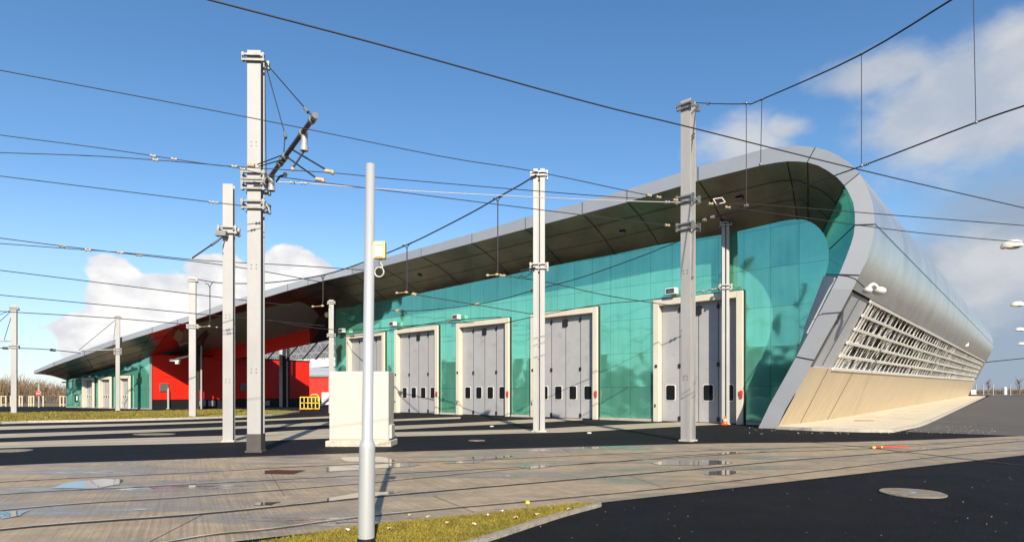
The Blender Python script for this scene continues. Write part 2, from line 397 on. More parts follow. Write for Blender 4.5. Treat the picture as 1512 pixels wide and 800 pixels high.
def wr(v, a, b_, c=0.0, d=1.0):
    r = N.new('ShaderNodeMapRange'); r.interpolation_type = 'SMOOTHSTEP'; K.new(v, r.inputs[0])
    r.inputs[1].default_value = a; r.inputs[2].default_value = b_; r.inputs[3].default_value = c; r.inputs[4].default_value = d; return r.outputs[0]
def cmix(f, a, c):
    x = N.new('ShaderNodeMix'); x.data_type = 'RGBA'; K.new(f, x.inputs[0]) if not isinstance(f, float) else setattr(x.inputs[0], 'default_value', f)
    for s, v in ((6, a), (7, c)):
        if isinstance(v, tuple): x.inputs[s].default_value = (*v, 1)
        else: K.new(v, x.inputs[s])
    return x.outputs[2]
def union(bl):
    r = bl[0]
    for b_ in bl[1:]: r = math_node(nt, 'MAXIMUM', r, b_)
    return r
puff = wnoise(9, 7); puff2 = wnoise(22, 6); wide = wnoise(3.2, 6)
# white cumulus, left
cum = union([blob(172, 455, 62, 75), blob(262, 450, 75, 62), blob(130, 500, 60, 60), blob(330, 425, 80, 60), blob(420, 410, 85, 48), blob(460, 425, 70, 45), blob(215, 495, 150, 60), blob(380, 450, 130, 55)])
cumf = math_node(nt, 'ADD', cum, math_node(nt, 'MULTIPLY', math_node(nt, 'SUBTRACT', puff, 0.5), 1.5))
cum_a = wr(cumf, 0.14, 0.26)
cum_sh = wr(math_node(nt, 'ADD', math_node(nt, 'MULTIPLY', puff2, 0.7), math_node(nt, 'MULTIPLY', cumf, 0.25)), 0.28, 0.66)
# soft grey-white banks, right
rb = union([blob(1390, 160, 230, 110), blob(1510, 115, 190, 115), blob(1110, 215, 120, 50), blob(1470, 400, 150, 85), blob(1300, 110, 140, 45), blob(1160, 190, 70, 30)])
rbf = math_node(nt, 'ADD', rb, math_node(nt, 'MULTIPLY', math_node(nt, 'SUBTRACT', wnoise(6, 7), 0.5), 2.0))
rb_a = wr(rbf, 0.0, 0.6, 0, 0.9)
gb = union([blob(1510, 470, 340, 230), blob(1560, 440, 220, 140), blob(1380, 560, 300, 60)])
gbf = math_node(nt, 'ADD', gb, math_node(nt, 'MULTIPLY', math_node(nt, 'SUBTRACT', wide, 0.5), 1.3))
gb_a = wr(gbf, -0.1, 0.42, 0, 0.95)
haze = wr(el, 0.32, 0.0, 0.0, 0.55)
hz = math_node(nt, 'MULTIPLY', haze, wr(az, -1.1, 0.9, 1.0, 0.75))
S = 1.0
skyc = N.new('ShaderNodeHueSaturation'); skyc.inputs['Saturation'].default_value = 1.2; K.new(sky.outputs[0], skyc.inputs['Color'])
c0 = cmix(hz, skyc.outputs[0], (3.5, 4.6, 6.1))
c0 = cmix(gb_a, c0, (2.0, 2.5, 3.2))
c1 = cmix(rb_a, c0, cmix(wr(wnoise(7, 5), 0.35, 0.65), (2.9, 3.25, 3.75), (4.1, 4.15, 4.3)))
cw = cmix(cum_sh, (4.5, 4.6, 4.9), (6.6, 6.45, 6.3))
c2 = cmix(cum_a, c1, cw)
K.new(c2, bg.inputs['Color'])
sl = bpy.data.lights.new('sun', 'SUN'); sl.energy = 4.6; sl.angle = math.radians(0.5); sl.color = (1.0, 0.91, 0.78)
so = bpy.data.objects.new('sun', sl); C.objects.link(so); so.rotation_euler = to_sun.to_track_quat('Z', 'Y').to_euler(); so.location = (0, -20, 30)

# ------------------------------------------------------------------ ground
def grid_axis(a, b, fine_a, fine_b, fine, coarse):
    xs = []; x = a
    while x < fine_a: xs.append(x); x += coarse
    x = fine_a
    while x < fine_b: xs.append(x); x += fine
    x = fine_b
    while x <= b: xs.append(x); x += coarse
    return xs
gx = grid_axis(-900, 900, -100, 120, 4, 100); gy = grid_axis(-500, 1800, -40, 160, 4, 100)
def sheet(name, mt, z, cell=lambda x, y: True, rough=False):
    mb = MB(); idx = {}; vs = []; fs = []
    def vid(i, j):
        if (i, j) not in idx:
            idx[(i, j)] = len(vs); x, y = gx[i], gy[j]
            vs.append((x, y, z + rise(x, y)))
        return idx[(i, j)]
    for i in range(len(gx) - 1):
        for j in range(len(gy) - 1):
            if cell((gx[i] + gx[i + 1]) / 2, (gy[j] + gy[j + 1]) / 2):
                fs.append((vid(i, j), vid(i + 1, j), vid(i + 1, j + 1), vid(i, j + 1)))
    return struct(mb.add(vs, fs).build(name, mt))
sheet('ground', M['field'], -0.06)
def in_yard(x, y):
    lx, ly, _ = loc_of(Vector((x, y, 0)))
    if y < -20 or y > 110: return False
    if x < 0: return y < 73 - (x + 50) * 0.0 if x < -38 else True
    return ly < 92 and lx < 26
sheet('yard_asphalt', M['asphalt'], 0.0, in_yard)

def poly(name, pxs, mt, z, world=None):
    pts = [G(*p) if len(p) == 2 else Vector((p[0], p[1], 0)) for p in pxs]
    mb = MB(); mb.add([Vector((p.x, p.y, z)) for p in pts], [list(range(len(pts)))])
    return mb.build(name, mt)
def gx_pts(pxs, n=6):
    """smooth polyline on the ground from photo points"""
    pts = [G(*p) for p in pxs]; out = []
    for i in range(len(pts) - 1):
        p0 = pts[max(i - 1, 0)]; p1 = pts[i]; p2 = pts[i + 1]; p3 = pts[min(i + 2, len(pts) - 1)]
        for k in range(n):
            t = k / n
            out.append(0.5 * ((2 * p1) + (p2 - p0) * t + (2 * p0 - 5 * p1 + 4 * p2 - p3) * t * t + (3 * p1 - p0 - 3 * p2 + p3) * t ** 3))
    out.append(pts[-1]); return out
def ribbon(name, pts, w, mt, z, jitter=0.0, parent=None, th=0.0):
    mb = MB(); a = []; b = []
    for i, p in enumerate(pts):
        d = (pts[min(i + 1, len(pts) - 1)] - pts[max(i - 1, 0)]).normalized(); n = Vector((-d.y, d.x, 0))
        wa = w / 2 * (1 + jitter * random.uniform(-1, 1)); wb = w / 2 * (1 + jitter * random.uniform(-1, 1))
        a.append(Vector((p.x, p.y, z)) + n * wa); b.append(Vector((p.x, p.y, z)) - n * wb)
    mb.loft(a, b, smooth=False)
    if th:
        dn = Vector((0, 0, -th)); mb.loft([v + dn for v in a], a, smooth=False); mb.loft(b, [v + dn for v in b], smooth=False)
        mb.add([a[0], b[0], b[0] + dn, a[0] + dn], [(0, 1, 2, 3)]); mb.add([a[-1], b[-1], b[-1] + dn, a[-1] + dn], [(3, 2, 1, 0)])
    return mb.build(name, mt, parent)

# foreground concrete track slab
top_edge = gx_pts([(-420, 715), (0, 688), (250, 679), (483, 670.5), (740, 663), (1040, 655), (1280, 652), (1512, 643.5), (1750, 633)])
bot_edge = gx_pts([(-700, 960), (-300, 890), (300, 806), (560, 777), (760, 757), (880, 744), (900, 741), (1150, 713), (1512, 672), (1750, 647)])
mb = MB(); vs = [Vector((p.x, p.y, 0.010)) for p in top_edge + bot_edge[::-1]]
mb.add(vs, [list(range(len(vs)))]); struct(mb.build('concrete_path', M['slab']))
# yard concrete bands
def band(rows):
    tp = gx_pts([(x, a) for x, a, b in rows], 4); bt = gx_pts([(x, b) for x, a, b in rows], 4)
    m = MB(); vs = [Vector((p.x, p.y, 0.006)) for p in tp + bt[::-1]]; m.add(vs, [list(range(len(vs)))])
    return m
def bandobj(rows, z):
    m = band(rows); m.v = [Vector((v.x, v.y, z)) for v in m.v]; o = struct(m.build('track_path', M['track'])); return o
bandobj([(-300, 669, 680), (0, 653, 661.5), (300, 644, 654), (483, 639.5, 647), (575, 638, 644.5), (787, 633, 639), (850, 630, 637.5), (1005, 622.8, 629.5), (1070, 621, 626)], 0.006)
bandobj([(380, 639, 645), (483, 633, 639.4), (575, 629, 634.6), (680, 624.5, 629), (787, 619, 624), (860, 616.8, 620)], 0.011)
bandobj([(-300, 651, 660), (0, 641, 647), (300, 631.5, 635), (483, 623, 627.5), (575, 619, 622), (680, 615.5, 618)], 0.016)
bandobj([(-300, 637, 643), (0, 630, 635), (300, 622.5, 625), (483, 614.8, 617.5), (575, 610.8, 612.6)], 0.021)
# grooved rails
def rail(px, z=0.014, w=0.055, jitter=0.3):
    pts = gx_pts(px, 8)
    o = struct(ribbon('track_rail', pts, w, M['groove'] if w > 0.08 else M['groove2'], z, jitter))
    side = [p + Vector((0, 0.045 + 0.5 * w, 0)) for p in pts]
    ribbon('rail_head', side, 0.055, M['rail'], z + 0.004, 0.05, o)
    return o
rail([(-500, 745), (0, 712.5), (300, 697.5), (483, 687.5), (700, 680), (900, 671), (1180, 661), (1300, 658), (1512, 648)])
rail([(-500, 776), (0, 731), (250, 717.5), (560, 701), (900, 683), (1040, 671), (1250, 664), (1400, 655)])
rail([(-500, 825), (0, 755), (300, 733), (540, 714), (760, 693), (1000, 676), (1150, 666.5)])
rail([(-500, 850), (0, 784), (300, 760), (560, 734), (850, 708.5), (1040, 692), (1180, 679), (1350, 666), (1512, 651)], w=0.09, jitter=0.05)
rail([(-300, 915), (260, 800), (400, 783), (560, 762), (850, 735), (1000, 720), (1200, 697), (1400, 673), (1512, 664.5)])
for px in ([(0, 657), (300, 649), (483, 643), (575, 641), (787, 636), (1005, 626)], [(0, 644), (300, 633), (483, 625), (600, 619)], [(400, 641.5), (483, 636), (575, 632), (700, 626), (830, 619)]):
    for off in (-0.72, 0.72):
        pts = [p + Vector((0, off, 0)) for p in gx_pts(px, 5)]
        struct(ribbon('track_rail', pts, 0.07, M['groove'], 0.027))
# slab joints
for a, b in (((300, 760), (200, 812)), ((640, 733), (700, 757)), ((730, 752), (780, 757)), ((830, 662), (845, 671)), ((400, 700), (420, 733)), ((1330, 668), (1400, 684)), ((930, 703), (985, 722))):
    struct(ribbon('slab_joint_path', [G(*a), G(*b)], 0.012, M['slab_joint'], 0.014))
# crossing groove from the right
struct(ribbon('track_rail', gx_pts([(1170, 651), (1260, 659), (1330, 667), (1450, 681), (1512, 688)], 6), 0.07, M['groove'], 0.020, 0.2))
# puddles
def puddle(px, z=0.019):
    pts = [G(*p) for p in px]; out = []
    n = len(pts)
    for i in range(n):
        a, b = pts[i], pts[(i + 1) % n]
        seg = max(3, int((b - a).length / 0.12))
        for k in range(seg):
            p = a.lerp(b, k / seg); p = p + Vector((noise.noise(p * 2.3), noise.noise(p * 2.3 + Vector((9, 9, 9))), 0)) * 0.10
            out.append(Vector((p.x, p.y, z)))
    m = MB(); m.add(out, [list(range(len(out)))]); return struct(m.build('puddle_water', M['water']))
puddle([(70, 722), (110, 712), (150, 708.5), (178, 708), (180, 716), (140, 721)])
puddle([(0, 756), (45, 754), (30, 763), (0, 768)])
puddle([(482, 690), (600, 684), (625, 686.5), (600, 690), (485, 697)])
puddle([(500, 676), (560, 675), (590, 680), (575, 683.5), (510, 682)])
puddle([(388, 696), (410, 694.5), (450, 695), (430, 701), (388, 700)])
puddle([(482, 736), (530, 729), (590, 726), (575, 730.5), (484, 741)])
puddle([(365, 748), (376, 743), (420, 741), (400, 747)])
puddle([(650, 685), (690, 681), (720, 680), (700, 684.5)])
puddle([(770, 690), (800, 688), (815, 690), (785, 693)])
puddle([(962, 684), (985, 680.5), (1060, 680), (1085, 684), (1040, 688), (975, 687)])
puddle([(1040, 697), (1070, 694.5), (1096, 698), (1075, 702), (1042, 702)])
puddle([(1055, 670), (1085, 667.5), (1095, 669.5), (1070, 671)])
puddle([(690, 676), (760, 673), (740, 677), (700, 679)])

# grass wedge with kerb, front
kerb_px = [(590, 832), (640, 818), (715, 799), (780, 778), (830, 762), (885, 747)]
kp = gx_pts(kerb_px, 5)
wedge = [Vector((p.x, p.y, 0.03)) for p in gx_pts([(885, 746), (820, 751), (700, 764), (560, 778.5), (400, 801), (330, 812), (240, 832)], 5)] + [Vector((p.x, p.y, 0.03)) for p in [G(590, 832)] ]
wedge += [Vector((p.x, p.y, 0.03)) for p in kp]
m = MB(); m.add(wedge, [list(range(len(wedge)))]); struct(m.build('grass_ground', M['grass']))
struct(ribbon('kerb_pavement', kp, 0.075, M['kerb2'], 0.055, 0.08, th=0.08))
def inside(p, pl):
    c = False; n = len(pl)
    for i in range(n):
        a, b = pl[i], pl[(i + 1) % n]
        if (a.y > p.y) != (b.y > p.y) and p.x < (b.x - a.x) * (p.y - a.y) / (b.y - a.y) + a.x: c = not c
    return c
def grass_mat(name):
    m = mat(name, (0.19, 0.155, 0.012), 0.8, 0, 0.4, 5)
    return m
M['blade'] = grass_mat('grass_blade'); M['blade2'] = mat('grass_blade_dry', (0.28, 0.21, 0.04), 0.8, 0, 0.3, 5)
def grass(name, pl, n, hmin, hmax, w, z=0.03, label=None):
    xs = [p.x for p in pl]; ys = [p.y for p in pl]; mb = MB(); k = 0; tries = 0
    vs = []; fs = []; mi = []
    while k < n and tries < n * 12:
        tries += 1
        p = Vector((random.uniform(min(xs), max(xs)), random.uniform(min(ys), max(ys)), 0))
        if not inside(p, pl): continue
        if noise.noise(p * 1.3) + random.uniform(-0.45, 0.45) < -0.30: continue
        a = random.uniform(0, 2 * PI); h = random.uniform(hmin, hmax) * (0.8 + 0.5 * noise.noise(p * 0.9)); d = Vector((math.cos(a), math.sin(a), 0)) * w
        lean = Vector((random.uniform(-1, 1), random.uniform(-1, 1), 0)) * h * 0.7
        b = len(vs); base = Vector((p.x, p.y, z))
        vs += [base - d, base + d, base + lean * 0.5 + Vector((0, 0, h * 0.7)) + d * 0.6, base + lean + Vector((0, 0, h))]
        fs += [(b, b + 1, b + 2), (b, b + 2, b + 3)]; m_ = 1 if random.random() < 0.22 else 0; mi += [m_, m_]; k += 1
    mb.v = vs; mb.f = fs; mb.mi = mi; mb.sm = [False] * len(fs)
    return tag(mb.build(name, [M['blade'], M['blade2']]), label, 'grass', kind='stuff')
grass('grass', wedge, 30000, 0.022, 0.055, 0.0035, label='mossy yellow green grass wedge between wet concrete and black asphalt')
# grass island
isl = [Vector((p.x, p.y, 0)) for p in gx_pts([(-260, 641), (0, 625.5), (150, 622), (300, 618), (400, 613.5), (440, 608.5), (415, 606.5)], 4)] + \
      [Vector((p.x, p.y, 0)) for p in gx_pts([(330, 604.8), (200, 607.5), (60, 609), (-60, 610.5), (-260, 614)], 4)]
m = MB(); m.add([Vector((v.x, v.y, 0.06)) for v in isl], [list(range(len(isl)))]); struct(m.build('grass_ground', M['grass']))
grass('grass', isl, 26000, 0.05, 0.13, 0.02, z=0.05, label='long strip of yellow green grass in front of the low left wing')
near = gx_pts([(-260, 641), (0, 625.5), (150, 622), (300, 618), (400, 613.5), (440, 608.5)], 4)
struct(ribbon('kerb_pavement', near, 0.22, M['kerb'], 0.12, 0, th=0.14))

# pavement beside the tail of the building, kerb on its road side
pvn = []; kb = []
NT = 42
for i in range(NT + 1):
    t = i / NT; ly = 3.2 + 77 * t
    xa = 0.35; xb = 6.9 - 2.6 * t
    if ly < 5: pass
    a = L(xa, ly); b = L(xb, ly)
    pvn.append((Vector((a.x, a.y, rise(a.x, a.y) + 0.12)), Vector((b.x, b.y, rise(b.x, b.y) + 0.12))))
mb = MB()
front = [G(1149, 633), G(1200, 635.5), G(1270, 637.5), G(1312, 638)]
fr = [Vector((p.x, p.y, 0.12)) for p in front]
a0, b0 = pvn[0]
corner = Vector((b0.x, b0.y, 0.12))
mb.add([a0, fr[0], fr[1], fr[2], fr[3], corner], [(0, 1, 2, 3, 4, 5)])
mb.loft([p for p, q in pvn], [q for p, q in pvn], smooth=False)
struct(mb.build('pavement', M['pave']))
kline = fr + [q for p, q in pvn]
mb = MB()
a = []; b = []
for i, p in enumerate(kline):
    d = (kline[min(i + 1, len(kline) - 1)] - kline[max(i - 1, 0)]); d.z = 0; d.normalize(); n = Vector((d.y, -d.x, 0))
    a.append(p + Vector((0, 0, 0.004))); b.append(p + n * 0.16 + Vector((0, 0, 0.004)))
mb.loft(a, b, smooth=False); mb.loft(b, [v - Vector((0, 0, 0.26)) for v in b], smooth=False)
struct(mb.build('kerb_pavement', M['kerb']))
# side road sheet (paler worn asphalt) right of the pavement
mb = MB(); ra = []; rb_ = []
for i in range(NT + 1):
    t = i / NT; ly = -1.6 + 91 * t
    xb = 6.9 - 2.6 * t
    a_ = L(7.2 - 2.7 * t, ly); b_ = L(22, ly)
    ra.append(Vector((a_.x, a_.y, rise(a_.x, a_.y) + 0.012))); rb_.append(Vector((b_.x, b_.y, rise(b_.x, b_.y) + 0.012)))
mb.loft(ra, rb_, smooth=False, n=1); struct(mb.build('side_road', M['road']))

# ------------------------------------------------------------------ the depot building
bld = root('tram_depot', 'long tram depot with teal glass front and silver roof curling down to the ground', 'building', P0, A0)
OV = 3.5
def oz(z): return 2.6 + (OV - 2.6) * max(0, z) / 6.0 if z < 6 else OV
def rimpt(px, py, o=None):
    if o is not None: return Wp(px, py, o)
    o = OV
    for _ in range(12): o = oz(Wp(px, py, o).z)
    return Wp(px, py, o)
RIM = [  # inner edge, outer edge, edge of the teal wall
 ((1125, 244), (1125, 221), (1157, 326)), ((1144, 240.5), (1148, 217), (1167, 324.5)), ((1162, 238.3), (1170, 215.5), (1177, 323.8)), ((1178, 238.5), (1188, 216), (1185, 324)),
 ((1192, 239.8), (1204, 218), (1193, 326)), ((1208, 244.5), (1221, 222), (1199, 329)), ((1222, 252), (1237, 229.5), (1204.5, 332.5)), ((1236, 262), (1254, 240.5), (1209.5, 337)),
 ((1247, 274), (1269, 256), (1214, 342)), ((1254, 286), (1280.5, 276), (1218, 348.5)), ((1260, 300), (1288.5, 299), (1221, 355)), ((1262.3, 316), (1291, 315), (1223, 361)),
 ((1262.3, 332), (1291, 331), (1224, 368)), ((1260.5, 347), (1290, 347), (1224.3, 376)), ((1256, 362), (1286, 364), (1224, 384)), ((1249, 381), (1280, 384), (1222.5, 392)),
 ((1239, 405), (1269, 406), (1219.5, 404)), ((1228, 427), (1259, 427), (1213, 425)), ((1211, 460), (1241, 461), (1201, 458)), ((1192, 496), (1220, 498), (1187, 490)),
 ((1176, 526), (1202, 531), (1175.5, 524)), ((1155, 564), (1178, 573), (1160, 556)), ((1137, 596), (1160, 604), (1143, 592)), ((1119, 628), (1146, 630), (1126, 627)),
]
inner = [rimpt(*a) for a, b, c in RIM]; outer = []; wall_e = []
for a, b, c in RIM:
    o = oz(rimpt(*a).z); outer.append(rimpt(b[0], b[1], o)); wall_e.append(Wp(*c))
inner[-1].z = outer[-1].z = wall_e[-1].z = -0.05
# straight eave to the left and then the bending, falling wing
xw = lambda px, py=500: loc_of(Wp(px, py))[0]
eave_px = [(1031, 267, 246.5), (926, 298.5, 280), (860, 316, 298.5), (776, 338, 321), (697, 359, 345), (622, 378.5, 366), (560, 394.5, 383), (520, 405, 393.5)]
wt = [(1075, 345), (973, 361.5), (908, 375.5), (829, 389.5), (752, 406), (680, 420.5), (620, 433), (570, 443)]
eb = [Wp(x, y, OV) for x, y, _ in eave_px]; et = [Wp(x, y, OV) for x, _, y in eave_px]
wtp = [Wp(*p) for p in wt]
# wing geometry
WR = G(222, 604); WL = G(98, 601)
wn_ = Vector(((WL - WR).y, -(WL - WR).x, 0)).normalized()
if wn_.y > 0: wn_ = -wn_
def Wing(px, py, o=0.0): return plane(px, py, WR + wn_ * o, wn_)
MC = Wp(495, 580); MC.z = 0                    # left corner of the main teal block
pn = Vector(((WR - MC).y, -(WR - MC).x, 0)).normalized()
if pn.y > 0: pn = -pn
def Pas(px, py, o=0.0): return plane(px, py, MC + pn * o, pn)
# eave beyond the main block: depth runs smoothly from main eave to wing eave
ex2 = [(477, 414.5, 405), (455, 420.6, 410.9), (425, 429, 419), (385, 441, 430.7), (330, 457.8, 448.3), (290, 471, 462.5), (262, 479.6, 471.4), (225, 491, 482.7), (180, 504.5, 497), (125, 524.2, 516.8), (80, 540, 534), (50, 551.5, 547)]
s0 = Wp(520, 405, OV).y; e_w = Wing(200, 499, OV - 0.4).y
def eaveY(px):
    if px > 200:
        t = (520 - px) / 320.0; a = Wp(px, 400, OV).y
        return s0 + (e_w - s0) * (1.25 * t - 0.25 * t * t)
    return Wing(px, 500, OV - 0.4).y if px > 112 else Wing(px, 500, OV - 0.4).y - 1.2 * (112 - px) / 62.0
eb += [P(x, y, eaveY(x)) for x, y, _ in ex2]; et += [P(x, y, eaveY(x)) for x, _, y in ex2]
wt2 = [Wp(535, 449), Wp(495, 456), Pas(457, 473, -6), Pas(400, 485.5, -6), Pas(340, 496, -6), Pas(290, 508, -6), Wing(222, 526), Wing(205, 531), Wing(175, 540), Wing(140, 549.5), Wing(110, 557.5), Wing(98, 561)]
wtp += wt2
eave_bot = eb[::-1] + inner[:]; fas_top = et[::-1] + outer[:]; wall_top = wtp[::-1] + wall_e[:]
ne = len(eb)
i_rs = [i for i, p in enumerate(wall_top)]
# roof shell: fascia/rim, soffit, back surfaces
mb = MB(); mb.loft(fas_top[:ne + 9], eave_bot[:ne + 9], smooth=False); mb.build('fascia', M['fascia'], bld)
mb = MB(); mb.loft(fas_top[ne + 8:], eave_bot[ne + 8:], smooth=False); mb.build('rim', M['rim'], bld)
def sof(i, t):  # slight hollow of the metal lining
    return Vector((0, 0, 0.18 * math.sin(PI * t))) if i < ne + 4 else Vector()
def part_loft(a, b, i0, i1, name, mt, n=6):
    m = MB(); m.loft(a[i0:i1 + 1], b[i0:i1 + 1], n=n, bulge=lambda i, t: sof(i + i0, t)); return m.build(name, mt, bld)
# indices: red part of the soffit between wing corner and passage
k_w = ne - 8 - 7          # placeholder, refined below
iw = wall_top.index(wt2[6]); ir = wall_top.index(wt2[5])
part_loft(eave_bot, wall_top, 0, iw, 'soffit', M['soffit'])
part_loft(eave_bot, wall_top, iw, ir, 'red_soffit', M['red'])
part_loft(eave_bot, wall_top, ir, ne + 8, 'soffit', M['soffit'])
part_loft(eave_bot, wall_top, ne + 8, ne + 16, 'return_glass', M['teal'], 2)
part_loft(eave_bot, wall_top, ne + 16, len(wall_top) - 1, 'return_panel', M['rim'], 1)
# slatted window in the return
mb = MB()
for k in range(9):
    t = k / 8
    a = inner[16].lerp(inner[19], 0.06 + 0.0 * t).lerp(wall_e[16].lerp(wall_e[19], 0.04), t * 0.9 + 0.05)
    b = inner[16].lerp(inner[19], 0.96).lerp(wall_e[16].lerp(wall_e[19], 0.96), t * 0.9 + 0.05)
    off = Vector((-0.05, -0.05, 0)); mb.bar(a + off, b + off, 0.05, 0.10)
sl_ = mb.build('vent_slat', M['white'], bld)
# soffit joints
mb = MB()
for i in range(0, ne + 17):
    if i in (ne, ne + 1, ne + 3, ne + 5, ne + 6, ne + 7, ne + 9, ne + 10, ne + 11, ne + 13, ne + 14, ne + 15): continue
    for q in range(6):
        pa, pb = [eave_bot[i].lerp(wall_top[i], t) + sof(i, t) + Vector((-0.02, -0.03, -0.02)) for t in (q / 6, (q + 1) / 6)]
        mb.bar(pa, pb, 0.02, 0.02)
for t in (0.36, 0.7):
    pts = [a.lerp(b, t) + sof(i, t) + Vector((-0.01, -0.02, -0.02)) for i, (a, b) in enumerate(zip(eave_bot[:ne + 9], wall_top))]
    mb.tube(pts, 0.011, 4, smooth=False)
mb.build('panel_joint', M['joint'], bld)
# fascia joints
mb = MB()
for i in list(range(1, ne)) + [ne + 4, ne + 8, ne + 12, ne + 16, ne + 20]:
    mb.bar(fas_top[i] + Vector((-0.01, -0.02, 0)), eave_bot[i] + Vector((-0.01, -0.02, 0)), 0.025, 0.02)
mb.build('fascia_joint', M['joint'], bld)

# tail cladding: outer rim swept back
TB = 79.0
def back(p, i):
    lx, ly, z = loc_of(p); sh = 1.1 if z > 2.5 else 1.1 * z / 2.5
    if i < 8: sh = 1.1
    q = L(lx - sh, TB, z * 0.965 + 0.35 + (0.5 if z < 4 else 0.15))
    return q
tail_f = outer; tail_b = [back(p, i) for i, p in enumerate(outer)]
tail_b[-1].z = 1.0
i_l = 17       # outer index where the straight leaning lower wall starts
mb = MB(); mb.loft(tail_f[:i_l + 1], tail_b[:i_l + 1], n=24); mb.build('upper_cladding', M['shell'], bld)
# leaning wall frame: a point on it from height fraction and depth
def lean(h, t):   # h 0..1 from ground (rim foot) to top (i_l), t 0..1 depth
    fa = outer[-1].lerp(outer[i_l], h); ba = tail_b[-1].lerp(tail_b[i_l], h)
    return fa.lerp(ba, t)
zt = outer[i_l].z
def hz_(z): return (z + 0.05) / (zt + 0.05)
ln = (lean(1, 0) - lean(0, 0)).cross(lean(0, 1) - lean(0, 0)).normalized()
if ln.x < 0: ln = -ln
# lower band
def depth_t(px, h):  # depth fraction where the leaning wall at height fraction h is seen in column px
    lo, hi = 0.0, 1.0
    for _ in range(40):
        mid = (lo + hi) / 2; p = lean(h, mid)
        if CX + F * p.x / p.y < px: lo = mid
        else: hi = mid
    return lo
hb = hz_(2.72); ht = 0.985
ts = [i / 30 for i in range(31)]
mb = MB(); mb.loft([lean(0, t) for t in ts], [lean(hb, t) for t in ts], n=3, smooth=False); mb.build('lower_cladding', M['lower'], bld)
t_scr = depth_t(1257, (hb + ht) / 2)
t_p0 = 0.004
# recess: side panel (grey) and screen zone set back 0.35 m
rec = ln * -0.35; rp = ln * -0.06
mb = MB()
A_, B_ = lean(hb, 0), lean(hb, t_scr)
mb.add([lean(hb, 0.0) + rp, lean(ht, 0.0) + rp, lean(ht, t_scr) + rp, lean(hb, t_scr) + rp], [(0, 1, 2, 3)])
mb.add([lean(ht, t_scr) + rp, lean(hb, t_scr) + rp, lean(hb, t_scr) + rec * 1.4, lean(ht, t_scr) + rec * 1.4], [(0, 1, 2, 3)])
mb.add([lean(hb, 0), lean(hb, 1), lean(hb, 1) + rec, lean(hb, 0) + rec], [(0, 1, 2, 3)])
mb.add([lean(ht, 0), lean(ht, 1), lean(ht, 1) + rec, lean(ht, 0) + rec], [(3, 2, 1, 0)])
mb.build('side_panel', M['rim'], bld)
mb = MB(); ts2 = [t_scr + (1 - t_scr) * i / 20 for i in range(21)]
mb.loft([lean(hb, t) + rec * 1.3 for t in ts2], [lean(ht, t) + rec * 1.3 for t in ts2], smooth=False); mb.build('window_glass', M['glass'], bld)
t_end = 0.965
mb = MB(); mb.loft([lean(hb, t_end) + rec * 0.2, lean(hb, 1)], [lean(ht, t_end) + rec * 0.2, lean(ht, 1)], smooth=False); mb.build('end_panel', M['shell'], bld)
mb = MB(); mb.add([lean(hb, 0.0015) + ln * 0.004, lean(hb, 0.0045) + ln * 0.004, lean(ht, 0.0045) + ln * 0.004, lean(ht, 0.0015) + ln * 0.004], [(0, 1, 2, 3)]); mb.build('panel_gap', M['lamp_brown'], bld)
mb = MB(); mb.bar(lean(hb + 0.02, t_scr * 0.45) + ln * 0.0, lean(ht - 0.02, t_scr * 0.45) + ln * 0.0, 0.02, 0.02); mb.build('panel_joint', M['joint'], bld)
NR = 5; fin_n = 118
for r_ in range(NR + 1):
    h = hb + (ht - hb) * r_ / NR
    mb = MB(); mb.bar(lean(h, t_scr - 0.002) + ln * 0.02, lean(h, t_end) + ln * 0.02, 0.13, 0.09, up=ln)
    mb.bar(lean(h, t_scr) + rec * 0.9, lean(h, t_scr) + ln * 0.02, 0.07); mb.build('louvre_rail', M['white'], bld)
for r_ in range(NR):
    ha = hb + (ht - hb) * (r_ + 0.05) / NR; hb_ = hb + (ht - hb) * (r_ + 0.93) / NR
    mb = MB()
    for k in range(fin_n):
        t = t_scr + (t_end - t_scr) * (k + 0.5) / fin_n + 0.0007 * random.uniform(-1, 1)
        dt = (t_end - t_scr) / fin_n * random.uniform(0.45, 0.85)
        k1 = random.uniform(-0.5, 0.5) * 0.002
        a_, b_ = lean(ha, t), lean(ha, t + dt); c_, d_ = lean(hb_, t + dt + k1), lean(hb_, t + k1)
        tw = rec * random.uniform(0.35, 0.8); tw2 = rec * random.uniform(0.1, 0.6)
        # tilted blade, pointed at the top
        top = (c_ + d_) / 2
        mb.add([a_ + tw2, b_ + tw, b_.lerp(c_, 0.72) + tw, top + tw * 0.5, a_.lerp(d_, 0.72) + tw2], [(0, 1, 2, 3, 4)])
        if k % 2 == 0: mb.bar(lean(ha, t - dt * 0.3) + rec * 0.1, lean(hb_, t - dt * 0.3) + rec * 0.1, 0.035)
    mb.build('louvre_row', M['fin'], bld)
# open mesh posts at the near end of the screen
mb = MB()
for k in range(2):
    t = t_scr + 0.006 * k
    mb.bar(lean(hb, t) + ln * 0.03, lean(ht, t) + ln * 0.03, 0.06)
mb.build('louvre_post', M['white'], bld)
# cladding seams on tail
mb = MB()
for i in (12,):
    mb.tube([tail_f[i].lerp(tail_b[i], t) + Vector((0.02, -0.01, 0.02)) for t in (0, 0.25, 0.5, 0.75, 1)], 0.012, 4, smooth=False)
pass
for t in (0.03, 0.09):
    mb.tube([lean(h, t + 0.01 * (1 - h)) + ln * 0.006 for h in (0, hb)], 0.012, 4)
mb.build('cladding_joint', M['joint'], bld)
